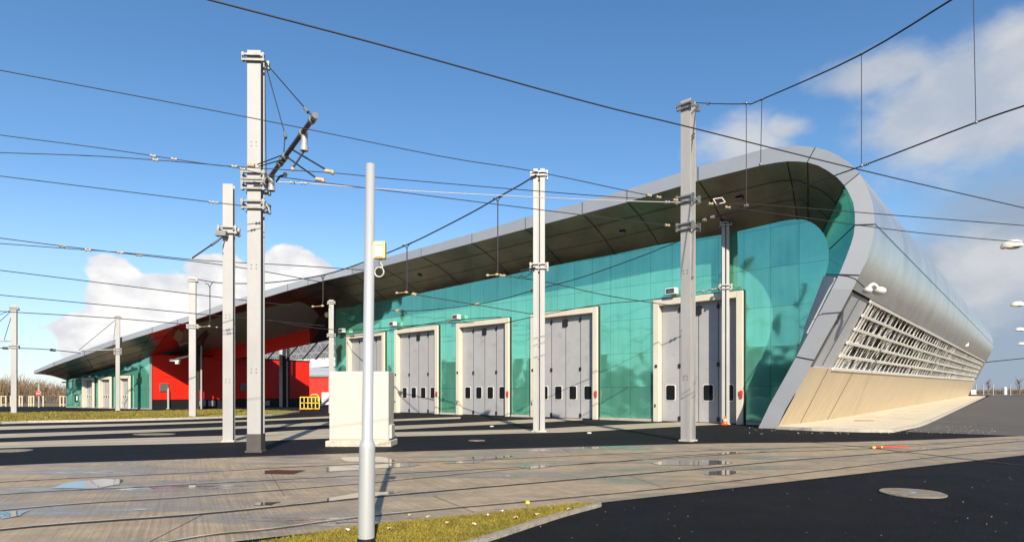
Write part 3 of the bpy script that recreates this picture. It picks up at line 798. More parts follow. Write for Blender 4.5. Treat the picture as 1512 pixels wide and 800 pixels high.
# back end and roof top
mb = MB(); mb.add(tail_b, [list(range(len(tail_b)))]); mb.build('back_wall', M['shell'], bld)
rt = [p for p in fas_top[:ne + 1]]
rb2 = []
for p in rt:
    lx, ly, z = loc_of(p); d = TB if lx > loc_of(MC)[0] + 1 else 14.0
    rb2.append(L(lx - (1.1 if d > 20 else 0), d if d > 20 else ly + 16, z * (0.965 if d > 20 else 1) - (0 if d > 20 else 0.3)))
mb = MB(); mb.loft(rt, rb2, smooth=False); mb.build('roof', M['fascia'], bld)

# teal front wall with door openings --------------------------------
def doorspan(a, b): return (xw(a), xw(b))
d3 = doorspan(676, 754); d4 = doorspan(585, 649); d5 = doorspan(514, 570); d1 = doorspan(967, 1099)
dr2 = xw(884.5); dwid = sum(b - a for a, b in (d3, d4, d5)) / 3
d2 = (dr2 - (d3[1] - d3[0]), dr2)
spans = [d5, d4, d3, d2, d1]
print('DOORS', [(round(a, 2), round(b, 2)) for a, b in spans])
DH = [loc_of(Wp(x, y))[2] for x, y in ((570, 489), (649, 480), (754, 469), (884, 453), (1099, 429))]
print('DH', DH, 'walltop', [round(p.z, 2) for p in wall_top], 'eave', [round(p.z, 2) for p in eave_bot])
xm = loc_of(MC)[0]
wt_l = [loc_of(p) for p in wall_top[iw:] if loc_of(p)[0] >= xm - 0.01 and abs(loc_of(p)[1]) < 0.3]
right_i = max(range(len(wt_l)), key=lambda i: wt_l[i][0])
def topz(x):
    for a, b in zip(wt_l[:right_i], wt_l[1:right_i + 1]):
        if a[0] <= x <= b[0]: return a[2] + (b[2] - a[2]) * (x - a[0]) / max(1e-6, b[0] - a[0])
    return wt_l[0][2]
TH = 0.0
mb = MB()
x0 = xm
xs_end = loc_of(wall_e[-1])[0]
def col(xa, xb, zb):
    n = max(1, int((xb - xa) / 1.0)); bot = []; top = []
    for i in range(n + 1):
        x = xa + (xb - xa) * i / n; bot.append(L(x, 0, zb)); top.append(L(x, 0, topz(x)))
    mb.loft(bot, top, smooth=False)
for (a, b), h in zip(spans, DH):
    col(x0, a, 0.16); col(a, b, h); x0 = b
xc = min(xs_end - 0.1, x0 + 1.0)
col(x0, xc, 0.16)
rest = [L(xc, 0, 0.16)] + [L(x, 0, z) for x, y, z in reversed([q for q in wt_l if q[0] > xc and q[2] > 0.16])] + [L(xc, 0, topz(xc))]
mb.add(rest, [list(range(len(rest)))])
wall_o = mb.build('glass_wall', M['teal'], bld)
mb = MB()   # sill under the glass, and lining behind
x0 = xm
for (a, b) in spans: mb.box(L((x0 + a) / 2, 0.0, 0.075), (a - x0 - 0.01, 0.10, 0.15), A0); x0 = b
mb.box(L((x0 + xs_end) / 2, 0.0, 0.075), (xs_end - x0 - 0.2, 0.10, 0.15), A0)
mb.build('sill', M['kerb'], bld)
mb = MB(); mb.box(L(xm + 0.02, 8, 4.9), (0.1, 15.9, 9.4), A0); mb.build('side_wall', M['rim'], bld)

def door(parent, x0, x1, H, base, ax, dn, leaf_n=4, small=False):
    """ax: unit vector to the right, dn: unit vector outwards (to the yard)"""
    J = 0.34 if not small else 0.30; PR = 0.22
    W = x1 - x0
    def q(x, y, z): return base + ax * x - dn * y + Vector((0, 0, z))
    rz = math.atan2(ax.y, ax.x)
    fr = MB()
    dep = PR + 0.42
    for xx in (x0 + J / 2, x1 - J / 2): fr.box(q(xx, -PR + dep / 2, H / 2), (J, dep, H), rz)
    fr.box(q((x0 + x1) / 2, -PR + dep / 2, H - J / 2), (W - 2 * J - 0.004, dep, J), rz)
    d = fr.build('door_frame', M['cream'], parent, bevel=0.02)
    fx = MB()  # black strips stand in for the shadow gap round the frame
    fx.box(q(x1 + 0.035, -0.04, H / 2), (0.06, 0.1, H + 0.06), rz); fx.box(q((x0 + x1) / 2, -0.04, H + 0.03), (W, 0.1, 0.055), rz)
    fx.box(q(x0 - 0.03, -0.04, H / 2), (0.05, 0.1, H + 0.06), rz)
    fx.build('frame_shadow_gap', M['black'], d)
    a, b = x0 + J, x1 - J; lw = (b - a) / leaf_n; hh = H - J
    yd = 0.20
    for k in range(leaf_n):
        lf = MB(); cx_ = a + lw * (k + 0.5)
        lf.box(q(cx_, yd, hh / 2 + 0.02), (lw - 0.03, 0.06, hh - 0.04), rz)
        leaf = lf.build('door_leaf', M['door'], parent, bevel=0.006)
        # window: rounded pane with pale gasket
        def rr(w, h, r, yy, m_, mi=0):
            pts = []
            for ca, sx_, sz_ in ((0, 1, 1), (90, -1, 1), (180, -1, -1), (270, 1, -1)):
                for s_ in range(5):
                    an = math.radians(ca + 22.5 * s_)
                    pts.append(q(cx_ + sx_ * (w / 2 - r) + r * math.cos(an), yy, wz + sz_ * (h / 2 - r) + r * math.sin(an)))
            m_.prism(pts, -dn * 0.03, mi)
        wz = 1.62 if not small else 1.25
        ww, wh = (min(0.62, lw * 0.62), 0.92) if not small else (lw * 0.62, 0.34)
        g = MB(); rr(ww, wh, 0.13 if not small else 0.03, yd - 0.055, g); gk = g.build('window_gasket', M['white'], leaf)
        g = MB(); rr(ww - 0.10, wh - 0.10, 0.10 if not small else 0.02, yd - 0.068, g); g.build('window', M['glass'], leaf)
    hg = MB()
    for k in range(leaf_n + 1):
        x = a + lw * k
        hg.box(q(x, yd - 0.005, hh / 2), (0.03, 0.055, hh - 0.03), rz)
        if not small and k in (1, 3):
            for zz in (0.22, hh * 0.48, hh - 0.3): hg.box(q(x, yd - 0.06, zz), (0.13, 0.07, 0.22), rz)
    if not small:
        hg.box(q((a + b) / 2, yd - 0.08, hh - 0.42), (0.34, 0.12, 0.42), rz)
        hg.box(q(x0 + 0.2, -PR - 0.02, 3.1), (0.12, 0.05, 0.16), rz); hg.box(q(x0 + 0.14, -PR - 0.02, 0.9), (0.06, 0.04, 0.16), rz)
    hg.build('door_hinge', M['black'], parent)
    if not small:
        s = MB(); s.box(q(x1 - 0.06, -PR - 0.05, 1.62), (0.13, 0.1, 0.22), rz); s.box(q(x1 - 0.06, -PR - 0.04, 1.42), (0.12, 0.07, 0.14), rz)
        s.build('signal_light', M['redpaint'], parent)
for (a, b), h in zip(spans, DH): door(bld, a, b, h, P0, AX, -AD)
mb = MB()
for (a, b), h in zip(spans, DH):       # dark interior backing
    mb.box(L((a + b) / 2, 0.55, h / 2), (b - a, 0.05, h), A0)
mb.build('door_backing', M['black'], bld)
# floodlights over the doors
for (px, py) in ((674, 468), (580, 478), (505, 488), (992, 430)):
    p = Wp(px, py, 0.35)
    m = MB(); m.box(p, (0.62, 0.34, 0.34), A0); m.bar(p + AD * 0.1 - Vector((0, 0, 0.1)), p + AD * 0.36, 0.06)
    f = m.build('floodlight', M['white'], bld, bevel=0.02)
    m = MB(); m.box(p - AD * 0.172 - AX * 0.02, (0.46, 0.02, 0.24), A0); m.build('lens', M['glass'], f)
    m = MB(); m.box(p + AX * 0.0 - AD * 0.185 - Vector((0, 0, 0.02)), (0.3, 0.02, 0.05), A0); m.build('grille', M['bracket'], f)

# big white lamp bracket near the corner of the tail
def fix(px, py, h, t0=0.0):
    tt = depth_t(px, h); return lean(h, tt) + ln * 0.25
c1_ = fix(1281, 430, 0.97); c2_ = fix(1299, 431, 1.0)
c1_ = P(1280.5, 428, outer[17].y - 0.9); c2_ = P(1298, 429, c1_.y + 0.5)
m = MB(); mid_ = [c1_.lerp(c2_, t) + Vector((0, 0, 0.24 * math.sin(PI * t))) for t in (0, 0.15, 0.3, 0.5, 0.7, 0.85, 1)]
m.tube(mid_, 0.07, 10); m.ball(c1_ - Vector((0, 0, 0.02)), 0.17, sc=(1.0, 1.4, 0.8)); m.ball(c2_ - Vector((0, 0, 0.02)), 0.22, sc=(1.1, 1.4, 0.8))
m.tube([c1_, c1_ + AD * 0.5 - AX * 0.05], 0.05, 8)
m.build('wall_lamp', M['white'], bld)
m = MB(); m.tube([Wp(1238, 406, 3.55), P(1252, 408, c1_.y - 0.2), P(1263, 412, c1_.y - 0.1), c1_], 0.022, 6); m.build('lamp_cable', M['cable'], bld)
p = fix(1426, 507, 1.0); p = P(1426, 507, p.y - 1.5)
m = MB(); m.box(p, (0.25, 0.3, 0.6), A0); m.box(p + Vector((0.45, 0.4, 0.05)), (0.25, 0.3, 0.55), A0); m.bar(p, p + Vector((0.5, 0.5, -0.3)), 0.1); m.build('wall_lamp', M['white'], bld)

# soffit lights
m = MB()
for (i, t) in ((ne - 3, 0.62), (ne - 7, 0.55), (ne - 1, 0.5)):
    c_ = eave_bot[i].lerp(eave_bot[i + 1], 0.45).lerp(wall_top[i].lerp(wall_top[i + 1], 0.45), t) + sof(i, t) + Vector((0, 0, -0.04))
    m.box(c_, (0.36, 0.3, 0.04), A0)
m.build('soffit_light', M['bracket'], bld)

# ---- passage and wing -------------------------------------------------
# red bulkhead hanging from the soffit
lin_t = [Pas(457, 473, -6), Pas(400, 485.5, -6), Pas(340, 496, -6), Pas(290, 508, -6), Pas(240, 521, -6), Pas(226, 524.8, -6)]
lin_b = [Pas(457, 508, -6), Pas(391, 521, -6), Pas(345, 530, -6), Pas(290, 529, -6), Pas(240, 528, -6), Pas(226, 527, -6)]
mb = MB(); mb.loft(lin_b, lin_t, smooth=False); mb.build('red_bulkhead', M['red'], bld)
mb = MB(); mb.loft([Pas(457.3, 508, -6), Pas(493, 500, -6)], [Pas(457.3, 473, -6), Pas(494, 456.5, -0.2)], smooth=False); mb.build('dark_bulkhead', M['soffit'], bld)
# red side wall of the wing, running back
RW = [WR + Vector((0, 0, 0)), G(457, 599)]
rd = (RW[1] - RW[0]); rlen = rd.length; rd.normalize(); rn = Vector((rd.y, -rd.x, 0))
if rn.x < 0: rn = -rn
def RWp(px, py): return plane(px, py, RW[0], rn)
zt_r = 5.5
mb = MB(); a, b = RW
mb.add([Vector((a.x, a.y, 0.95)), Vector((b.x, b.y, 0.95)), Vector((b.x, b.y, zt_r)), Vector((a.x, a.y, zt_r - 0.1))], [(0, 1, 2, 3)])
mb.add([Vector((b.x, b.y, 0.95)), Vector((b.x, b.y, zt_r)), Vector((b.x - 8, b.y + 2.5, zt_r)), Vector((b.x - 8, b.y + 2.5, 0.95))], [(0, 1, 2, 3)])
rw = mb.build('red_wall', M['red'], bld)
mb = MB(); mb.add([a + Vector((-0.05, 0.05, 0)), b + Vector((-0.05, 0.05, 0)), Vector((b.x - .05, b.y + .05, 0.97)), Vector((a.x - .05, a.y + .05, 0.97))], [(0, 1, 2, 3)]); mb.build('wall_base', M['black'], bld)
mb = MB(); mb.bar(Vector((a.x + 2, a.y + 3, zt_r + 0.02)), Vector((b.x, b.y, zt_r + 0.03)), 0.12); mb.build('wall_coping', M['joint'], bld)
for (x_, y_, w_, h_) in ((242, 571.5, 0.85, 0.8), (359.5, 571, 0.85, 0.8)):
    c_ = RWp(x_, y_) + rn * 0.06
    m = MB(); m.box(c_, (w_, 0.08, h_), math.atan2(rd.y, rd.x))
    for k in range(6): m.box(c_ + rn * 0.05 + Vector((0, 0, -h_ / 2 + h_ * (k + .5) / 6)), (w_ * .9, 0.03, 0.04), math.atan2(rd.y, rd.x))
    m.build('vent_grille', M['bracket'], bld)
for x_ in (298, 312, 393):
    c_ = RWp(x_, 595) + rn * 0.08
    m = MB(); m.box(c_, (0.75, 0.1, 0.6), math.atan2(rd.y, rd.x)); m.box(c_ + rn * 0.07, (0.6, 0.03, 0.45), math.atan2(rd.y, rd.x)); m.build('base_vent', M['galv'], bld)
# wing front wall
wx = (WR - WL).normalized()
wtop = [Wing(98, 561), Wing(110, 557.5), Wing(140, 549.5), Wing(175, 540), Wing(205, 531), Wing(222, 526)]
wd = [(Wing(124, 590), Wing(141, 590), 3.28), (Wing(148, 590), Wing(166.5, 590), 3.32), (Wing(176.5, 590), Wing(194.5, 590), 3.38)]
wl = lambda v: (v - WL).dot(wx)
tops = [(wl(p), p.z) for p in wtop]
def wtz(x):
    for (a, za), (b, zb) in zip(tops, tops[1:]):
        if x <= b: return za + (zb - za) * (x - a) / (b - a)
    return tops[-1][1]
mb = MB(); x0 = 0.0
def wq(x, z, o=0.0): return WL + wx * x + wn_ * o + Vector((0, 0, z))
def wcol(xa, xb, zb):
    n = max(1, int((xb - xa) / 0.8)); mb.loft([wq(xa + (xb - xa) * i / n, zb) for i in range(n + 1)], [wq(xa + (xb - xa) * i / n, wtz(xa + (xb - xa) * i / n) + 0.02) for i in range(n + 1)], smooth=False)
for p, q_, h in wd:
    wcol(x0, wl(p), 0.12); wcol(wl(p), wl(q_), h); x0 = wl(q_)
wcol(x0, wl(WR), 0.12); mb.build('wing_wall', M['teal'], bld)
for p, q_, h in wd: door(bld, wl(p), wl(q_), h, WL, wx, wn_, 4, True)
mb = MB(); mb.box(wq(wl(WR) / 2, 0.055, -0.02), (wl(WR), 0.14, 0.11), math.atan2(wx.y, wx.x)); mb.box(wq(wl(WR) + 0.06, 2.6, 0.0), (0.1, 0.2, 5.2), math.atan2(wx.y, wx.x)); mb.build('wing_trim', M['galv'], bld)
m = MB(); c_ = Wing(112.5, 587.5, 0.05); m.box(c_, (0.55, 0.08, 0.8), math.atan2(wx.y, wx.x)); w_ = m.build('window_frame', M['black'], bld)
m = MB(); m.box(Wing(113.5, 587.5, 0.12), (0.25, 0.03, 0.5), math.atan2(wx.y, wx.x)); m.build('window', M['whiteshed'], w_)
m = MB(); c_ = Wing(121, 591, 0.05); m.box(c_, (0.40, 0.08, 1.4), math.atan2(wx.y, wx.x)); m.build('side_door', M['door'], bld)
mb = MB(); mb.box(wq(-0.05, 1.5, -3), (0.1, 6, 3.0), math.atan2(wx.y, wx.x)); mb.box(wq(wl(WR) / 2, 2.0, -6), (wl(WR), 0.1, 4.0), math.atan2(wx.y, wx.x)); mb.build('rear_wall', M['rim'], bld)
m = MB()
for px_ in (93.5, 97.5):
    c_ = P(px_, 564, 66.5); m.box(c_, (0.18, 0.2, 0.16)); m.bar(c_, c_ + Vector((0.4, 1.2, 0.2)), 0.04)
m.build('wall_lamp', M['white'], bld)
# columns and strut in the passage
for (px, pyb, pyt, dia) in ((419, 600.5, 478, 0.42), (292, 603.5, 510, 0.30)):
    base = G(px, pyb); base.z = 0; topz_ = EYE + (HY - pyt) / F * base.y
    m = MB(); m.box(base + Vector((0, 0, topz_ / 2)), (dia, dia, topz_), 0.5); m.box(base + Vector((0.62 * dia + .22, 0.1, topz_ / 2)), (dia * .6, dia * .9, topz_), 0.5)
    cl_ = m.build('column', M['joint'], bld)
    m = MB(); m.box(base + Vector((-0.22, -0.30, topz_ / 2)), (0.34, 0.04, topz_), 0.15); m.tube([base + Vector((0.52, -0.32, 0)), base + Vector((0.52, -0.32, topz_ * 0.55 if px > 400 else topz_))], 0.09, 8); m.build('column_cover', M['galv'], cl_)
    if px < 400:
        t_ = base + Vector((0, 0, topz_)); m = MB(); m.bar(t_, P(312, 468, base.y - 4.5), 0.35, 0.5); m.bar(t_ + Vector((.4, 0, 0)), P(320, 468, base.y - 4.4), 0.12); m.build('strut', M['soffit'], bld)
m = MB(); a_ = P(283, 524.5, 60.0); b_ = P(259, 530, 59.4); m.tube([a_, b_], 0.11, 8); m.box(b_ + Vector((0, 0, -0.1)), (0.9, 0.4, 0.2)); m.box(b_ + Vector((0.2, 0, -0.32)), (0.3, 0.3, 0.3)); m.build('wall_lamp', M['white'], bld)
m = MB(); a_ = P(495, 456, 55.2); m.ball(P(483, 464.5, 54.5), 0.26); m.bar(P(483, 462, 54.5), P(494, 460, 55.4), 0.08); m.build('wall_lamp', M['white'], bld)

# brown reflection on the red lining, painted as a flat coloured patch
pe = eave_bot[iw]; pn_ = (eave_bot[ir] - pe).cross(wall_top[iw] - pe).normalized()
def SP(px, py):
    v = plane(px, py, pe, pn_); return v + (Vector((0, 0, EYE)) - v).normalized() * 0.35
m = MB(); m.add([SP(*q) for q in ((263.5, 486), (268, 489.5), (270.5, 491), (270, 496), (268.5, 500), (266, 503), (265, 508), (268, 506.5), (280, 503), (280, 505.5), (268, 510), (264.5, 511), (263, 504), (259, 501), (255.5, 498.5), (258, 494.5), (258.5, 490))], [list(range(17))]); m.build('reflection_patch', mat('reflection_patch', (0.30, 0.23, 0.15), 0.6), bld)

# ---- buildings seen through the passage -------------------------------
sh = root('white_shed', 'white lattice truss canopy seen through the red passage', 'canopy', G(440, 594.5))
yS = 100.0
m = MB(); a_, b_ = P(350, 498, yS + 6), P(560, 485, yS + 6)
for k in range(26):     # corrugated underside as ribs
    t = k / 25; z_off = -9.0 * t * 0.42
    m.bar(a_ + Vector((0, -8 * (1 - t) + 8, z_off)), b_ + Vector((0, -8 * (1 - t) + 8, z_off)), 0.22, 0.14)
m.build('roof_rib', M['whiteshed'], sh)
m = MB(); m.add([P(350, 502, yS + 17), P(560, 492, yS + 17), P(560, 549, yS + 17), P(350, 549, yS + 17)], [(0, 1, 2, 3)]); m.build('roof', mat('shed_sheet', (0.42, 0.43, 0.44), 0.6), sh)
m = MB(); nx = 12
for row in range(2):
    for k in range(nx):
        x0_, x1_ = 380 + 130 * k / nx, 380 + 130 * (k + 1) / nx; y0 = 512 + 14 * row - (x0_ - 380) * .06; y1 = y0 + 13
        m.bar(P(x0_, y1, yS), P((x0_ + x1_) / 2, y0, yS), 0.11); m.bar(P((x0_ + x1_) / 2, y0, yS), P(x1_, y1, yS), 0.11)
        m.bar(P(x0_, y0, yS), P(x1_, y0, yS), 0.13); m.bar(P(x0_, y1, yS), P(x1_, y1, yS), 0.13)
m.build('truss', M['bracket'], sh)
m = MB()
for k, x_ in enumerate((395, 423, 447, 466)): m.bar(P(x_, 530, yS - 2), P(x_ + 26, 500, yS - 6), 0.16)
m.build('tension_rod', M['joint'], sh)
m = MB()
for k in range(9): m.box(P(462 + 3.2 * k, 535.5, 96), (0.28, 0.2, 0.8)); 
m.bar(P(458, 532, 96), P(492, 531, 96), 0.1); m.bar(P(458, 539, 96), P(492, 538, 96), 0.1); m.build('railing', M['whiteshed'], sh)
rb3 = root('red_annex', 'low red building with pale upper band at the far end of the passage', 'building', G(475, 597))
m = MB(); c_ = P(500, 569, 88); m.box(c_ + Vector((0, 3, -0.1)), (10.5, 6, 3.2)); m.build('wall', M['red'], rb3)
m = MB(); m.box(P(500, 548.5, 88) + Vector((0, 3.2, 0)), (10.5, 5.6, 1.2)); m.build('upper_band', mat('pale_panel', (0.26, 0.29, 0.33), 0.5), rb3)
m = MB(); m.box(P(500, 555, 87.9) + Vector((0, 3, 0)), (10.7, 6.3, 0.28)); m.build('parapet', M['bracket'], rb3)
m = MB(); c_ = P(480, 591, 80); m.prism([P(475, 598, 80), P(489, 598, 80), P(489, 579, 80), P(475, 579, 80)], Vector((0, 0.1, 0))); m.build('door', M['whiteshed'], rb3)
m = MB(); m.bar(P(472, 601, 74), P(487, 588, 74), 0.10, 0.3); m.bar(P(472, 597, 74), P(487, 584, 74), 0.06); m.build('stair_rail', M['whiteshed'], rb3)
# yellow wheeled basket
yb = root('wheeled_cage', 'yellow tubular steel cage trolley standing in the passage', 'trolley', G(459, 605.5))
m = MB(); Yb = G(459, 605.5).y
def yb_box(x0, x1, y0, y1, Y0, Y1, nv):
    for Yq in (Y0, Y1):
        for yy in (y0, (y0 + y1) / 2, y1): m.bar(P(x0, yy, Yq), P(x1, yy, Yq), 0.07)
        for k in range(nv + 1): m.bar(P(x0 + (x1 - x0) * k / nv, y0, Yq), P(x0 + (x1 - x0) * k / nv, y1, Yq), 0.07)
    for yy in (y0, y1):
        for xx in (x0, x1): m.bar(P(xx, yy, Y0), P(xx, yy, Y1), 0.07)
yb_box(443.5, 471.5, 586, 603, Yb - 0.8, Yb + 0.8, 5)
m.build('cage', M['yellow'], yb)
m = MB(); m.tube([P(459, 584, Yb - 0.8), P(461, 582, Yb - .8), P(468, 582, Yb - .8), P(470, 584, Yb - .8), P(470, 592, Yb - .8)], 0.05, 6); m.build('handle', M['yellow'], yb)
m = MB(); m.box(P(457, 604, Yb), (1.5, 1.2, 0.14)); m.build('base_tray', M['redpaint'], yb)
m = MB()
for x_ in (447, 468):
    c_ = P(x_, 605, Yb - .6); m.tube([c_ - Vector((0.04, 0, 0)), c_ + Vector((0.04, 0, 0))], 0.11, 10)
m.build('wheel', M['black'], yb)

# ------------------------------------------------------------------ masts
def hbeam(mb, base, h, w, d, rot, tf=0.03):
    R = Matrix.Rotation(rot, 3, 'Z')
    for sgn in (-1, 1): mb.box(base + R @ Vector((0, sgn * (d / 2 - tf / 2), h / 2)), (w, tf, h), rot)
    mb.box(base + Vector((0, 0, h / 2)), (tf, d - 2 * tf - 0.002, h), rot)
def double(mb, base, h, w, d, rot):
    R = Matrix.Rotation(rot, 3, 'Z')
    for sgn in (-1, 1): mb.box(base + R @ Vector((sgn * w * 0.29, 0, h / 2)), (w * 0.40, d, h), rot)
    mb.box(base + R @ Vector((0, d * 0.2, h / 2 - 0.05)), (w * 0.17, d * 0.3, h - 0.1), rot)
def clamp(parent, base, z, w, d, rot, big=1.0):
    R = Matrix.Rotation(rot, 3, 'Z'); m = MB(); c = base + Vector((0, 0, z))
    for sgn in (-1, 1):
        for dz in (-0.09, 0.09):
            m.box(c + R @ Vector((0, sgn * (d / 2 + 0.045), dz * big)), (w + 0.30 * big, 0.07, 0.05), rot)
        for sx_ in (-1, 1):
            m.box(c + R @ Vector((sx_ * (w / 2 + 0.10 * big), sgn * (d / 2 + 0.05), 0)), (0.06, 0.10, 0.28 * big), rot)
    for sx_ in (-1, 1): m.bar(c + R @ Vector((sx_ * (w / 2 + 0.07), -d / 2 - 0.16, 0)), c + R @ Vector((sx_ * (w / 2 + 0.07), d / 2 + 0.16, 0)), 0.035)
    return m.build('clamp', M['bracket'], parent)
def mast(label, px, pyb, pyt, wpx, rot, clamps, ratio=1.0, foot=0.0, top=True, cat='mast', base=None, dbl=False):
    base = base or G(px, pyb); Y = base.y; h = EYE + (HY - pyt) / F * Y; w = wpx * Y / F; d = w * ratio
    ms = root('catenary_mast', label, cat, base, 0, 'steel masts carrying the overhead wires')
    m = MB(); (double if dbl else hbeam)(m, base, h, w, d, rot); m.build('column', M['galv'], ms, bevel=0.006)
    m = MB(); m.box(base + Vector((0, 0, 0.03)), (w * 1.25, d * 1.25, 0.05), rot)
    if foot: m.box(base + Vector((0, 0, foot / 2)), (w * 1.06, d * 1.08, foot), rot)
    m.build('base_plate', M['plinth'] if not foot else mat('dark_foot', (0.07, 0.06, 0.055), 0.8), ms)
    if top: clamp(ms, base, h - 0.22, w, d, rot, 0.8)
    for c_ in clamps: clamp(ms, base, EYE + (HY - c_) / F * Y, w, d, rot)
    return ms, base, w, d, h
mA = mast('tall thick steel mast with a bracket arm near its top, tallest of all', 378, 667, 79, 19.5, 0.06, [263, 277, 305], 0.9, foot=0.5)
mB = mast('plain pale steel mast just left of the tall thick mast', 338, 652, 273, 14.5, 0.12, [341], 0.7, top=False)
mC = mast('thick steel mast in front of the nearest grey door', 1016, 651, 150, 16.0, A0, [296, 336], 1.0)
mD = mast('steel mast with open side groove in front of the second nearest door', 796, 637, 251, 17.5, math.radians(-4), [394], 0.7, dbl=True)
eE = Wp(1071, 622, 0.5); eE.z = 0
mE = mast('slender steel mast close to the nearest door with orange cap at its foot', 1071, 622, 325, 10.5, math.radians(-12), [424], 0.7, base=eE, dbl=True)
mF = mast('steel mast between grass strip and the red wall', 284.5, 616, 409, 9.0, 0.35, [482], 0.9)
mG = mast('slender steel mast in front of the three small doors', 174, 605.5, 465, 5.2, 0.5, [516, 521], 1.1)
mH = mast('far left steel mast standing on the edge of the grass', 21, 610.5, 451, 6.6, 0.5, [512], 1.1)
mI = mast('steel mast at the left corner of the teal wall', 489, 609, 443, 6.5, 0.4, [495], 1.1)
# bolt marks on the near masts
def bolts(ms, base, rot, w, d, zs):
    m = MB(); R = Matrix.Rotation(rot, 3, 'Z')
    for z in zs:
        for sx_ in (-1, 1):
            for dz in (-0.05, 0.05): m.tube([base + R @ Vector((sx_ * w * 0.18, -d / 2 - 0.012, z + dz)), base + R @ Vector((sx_ * w * 0.18, -d / 2 + 0.01, z + dz))], 0.022, 6)
    m.build('bolt', M['bracket'], ms)
bolts(mA[0], mA[1], 0.06, mA[2], mA[3], (2.2, 5.0, 8.3)); bolts(mC[0], mC[1], A0, mC[2], mC[3], (2.1, 5.6)); bolts(mB[0], mB[1], 0.12, mB[2], mB[3], (2.0, 4.1))
# orange cap at foot of mast E
m = MB(); b_ = eE + Vector((-0.15, -0.35, 0)); m.tube([b_, b_ + Vector((0, 0, 0.06))], 0.17, 4, smooth=False); m.tube([b_ + Vector((0, 0, .06)), b_ + Vector((0, 0, .42))], [0.13, 0.03], 10); 
cone = tag(m.build('traffic_cone', M['orange']), 'small orange cone at the foot of the slender mast by the nearest door', 'cone')
m = MB(); m.tube([b_ + Vector((0, 0, .20)), b_ + Vector((0, 0, .28))], [0.098, 0.078], 10); m.build('band', M['white'], cone)

# bracket arm of mast A
aY = mA[1].y
arm = mA[0]
e0 = P(391, 272, aY - 0.2); e1 = P(463, 174, 13.3)
def on_arm(t): return e0.lerp(e1, t)
m = MB(); m.tube([e0, e1], 0.055, 12); am = m.build('bracket_arm', mat('arm_tube', (0.06, 0.055, 0.05), 0.4, 0.5), arm)
m = MB()
for t in (0.03, 0.13, 0.36, 0.42, 0.47, 0.80, 0.97): m.tube([on_arm(t - 0.012), on_arm(t + 0.012)], 0.085, 10)
m.tube([e1, on_arm(1.03)], 0.075, 10); m.build('arm_collar', M['bracket'], arm)
m = MB()
q1 = P(450, 188, on_arm(.8).y); q2 = P(449, 223, on_arm(.8).y); m.tube([q1, q2], 0.012, 6); m.tube([q1.lerp(q2, .12), q1.lerp(q2, .9)], 0.07, 10); m.tube([q1.lerp(q2, .8), q1.lerp(q2, 1)], 0.09, 10)
q3 = P(401, 258, on_arm(.1).y - .1); q4 = P(401, 282, on_arm(.1).y - .1); m.tube([q3, q4], 0.075, 10); m.tube([q3.lerp(q4, .8), q4], 0.09, 10)
m.build('insulator', M['galv'], arm)
m = MB(); m.tube([q2, P(446, 228, 13.9), P(432, 249, 13.9)], 0.022, 6); m.tube([P(428, 219, 14.6), P(482, 251, 13.6)], 0.020, 6); m.tube([P(421, 230, 14.8), P(467, 263, 13.8)], 0.020, 6)
m.tube([P(417, 229, 14.9), P(380, 243, 15.6)], 0.014, 6); m.tube([P(420, 235, 14.9), P(382, 246, 15.6)], 0.014, 6); m.tube([P(408, 268, 15.8), P(413, 261, 15.6), P(421, 258, 15.5)], 0.028, 6)
m.build('steady_rod', M['cable'], arm)
m = MB()
for (x_, y_, yy) in ((487, 253, 13.5), (473, 265, 13.8)): m.tube([P(x_ - 7, y_ - 0.5, yy), P(x_ + 6, y_ + 1, yy)], 0.045, 8); m.ball(P(x_ + 4, y_ + 2, yy), 0.05)
m.ball(P(432, 250, 13.9), .05); m.ball(P(421, 258, 15.5), .06); m.tube([P(366, 244, 15.8), P(376, 245, 15.8)], 0.05, 8)
m.build('wire_grip', M['brass'], arm)
m = MB(); tpA = P(391, 92, aY - 0.3); m.tube([tpA, P(453, 163, 13.45), e1], 0.014, 6); m.tube([tpA, P(421, 199, 14.9), on_arm(.43)], 0.014, 6); m.tube([P(391, 92, aY - .32), P(393, 262, aY - .32)], 0.012, 6)
m.build('stay_rod', M['cable'], arm)
m = MB(); m.tube([P(450, 160, 13.5), P(455, 166, 13.45)], 0.04, 8); m.tube([P(420, 196, 14.9), P(422, 204, 14.8)], 0.04, 8); m.build('turnbuckle', M['bracket'], arm)
# stay of mast B
m = MB(); m.tube([P(329, 350, 19.7), P(284, 381, 18.2)], 0.022, 6); m.build('stay_rod', M['cable'], mB[0])
m = MB(); m.box(P(327, 345, 19.75), (0.35, 0.2, 0.16)); m.tube([P(322, 355, 19.4), P(312, 362, 19.1)], 0.04, 8); m.build('bracket', M['bracket'], mB[0])
# bracket arms of G and H
yG = mG[1].y; m = MB(); m.tube([P(173, 516, yG), P(121, 517.5, yG - 2)], 0.06, 8); m.tube([P(120, 517, yG - 2), P(120.5, 524, yG - 2)], 0.05, 8); m.build('bracket_arm', M['galv'], mG[0])
m = MB(); m.tube([P(172, 471, yG), P(116, 517, yG - 2)], 0.025, 6); m.tube([P(171, 472, yG), P(168, 500, yG)], 0.02, 6); m.build('stay_rod', M['cable'], mG[0])
yH = mH[1].y; m = MB(); m.tube([P(21, 503, yH), P(-25, 504, yH - 1)], 0.05, 8); m.build('bracket_arm', M['galv'], mH[0])
m = MB()
for e_ in ((-20, 473), (-20, 492), (6, 502)): m.tube([P(20, 456, yH), P(e_[0], e_[1], yH - 0.5)], 0.022, 6)
m.build('stay_rod', M['cable'], mH[0])
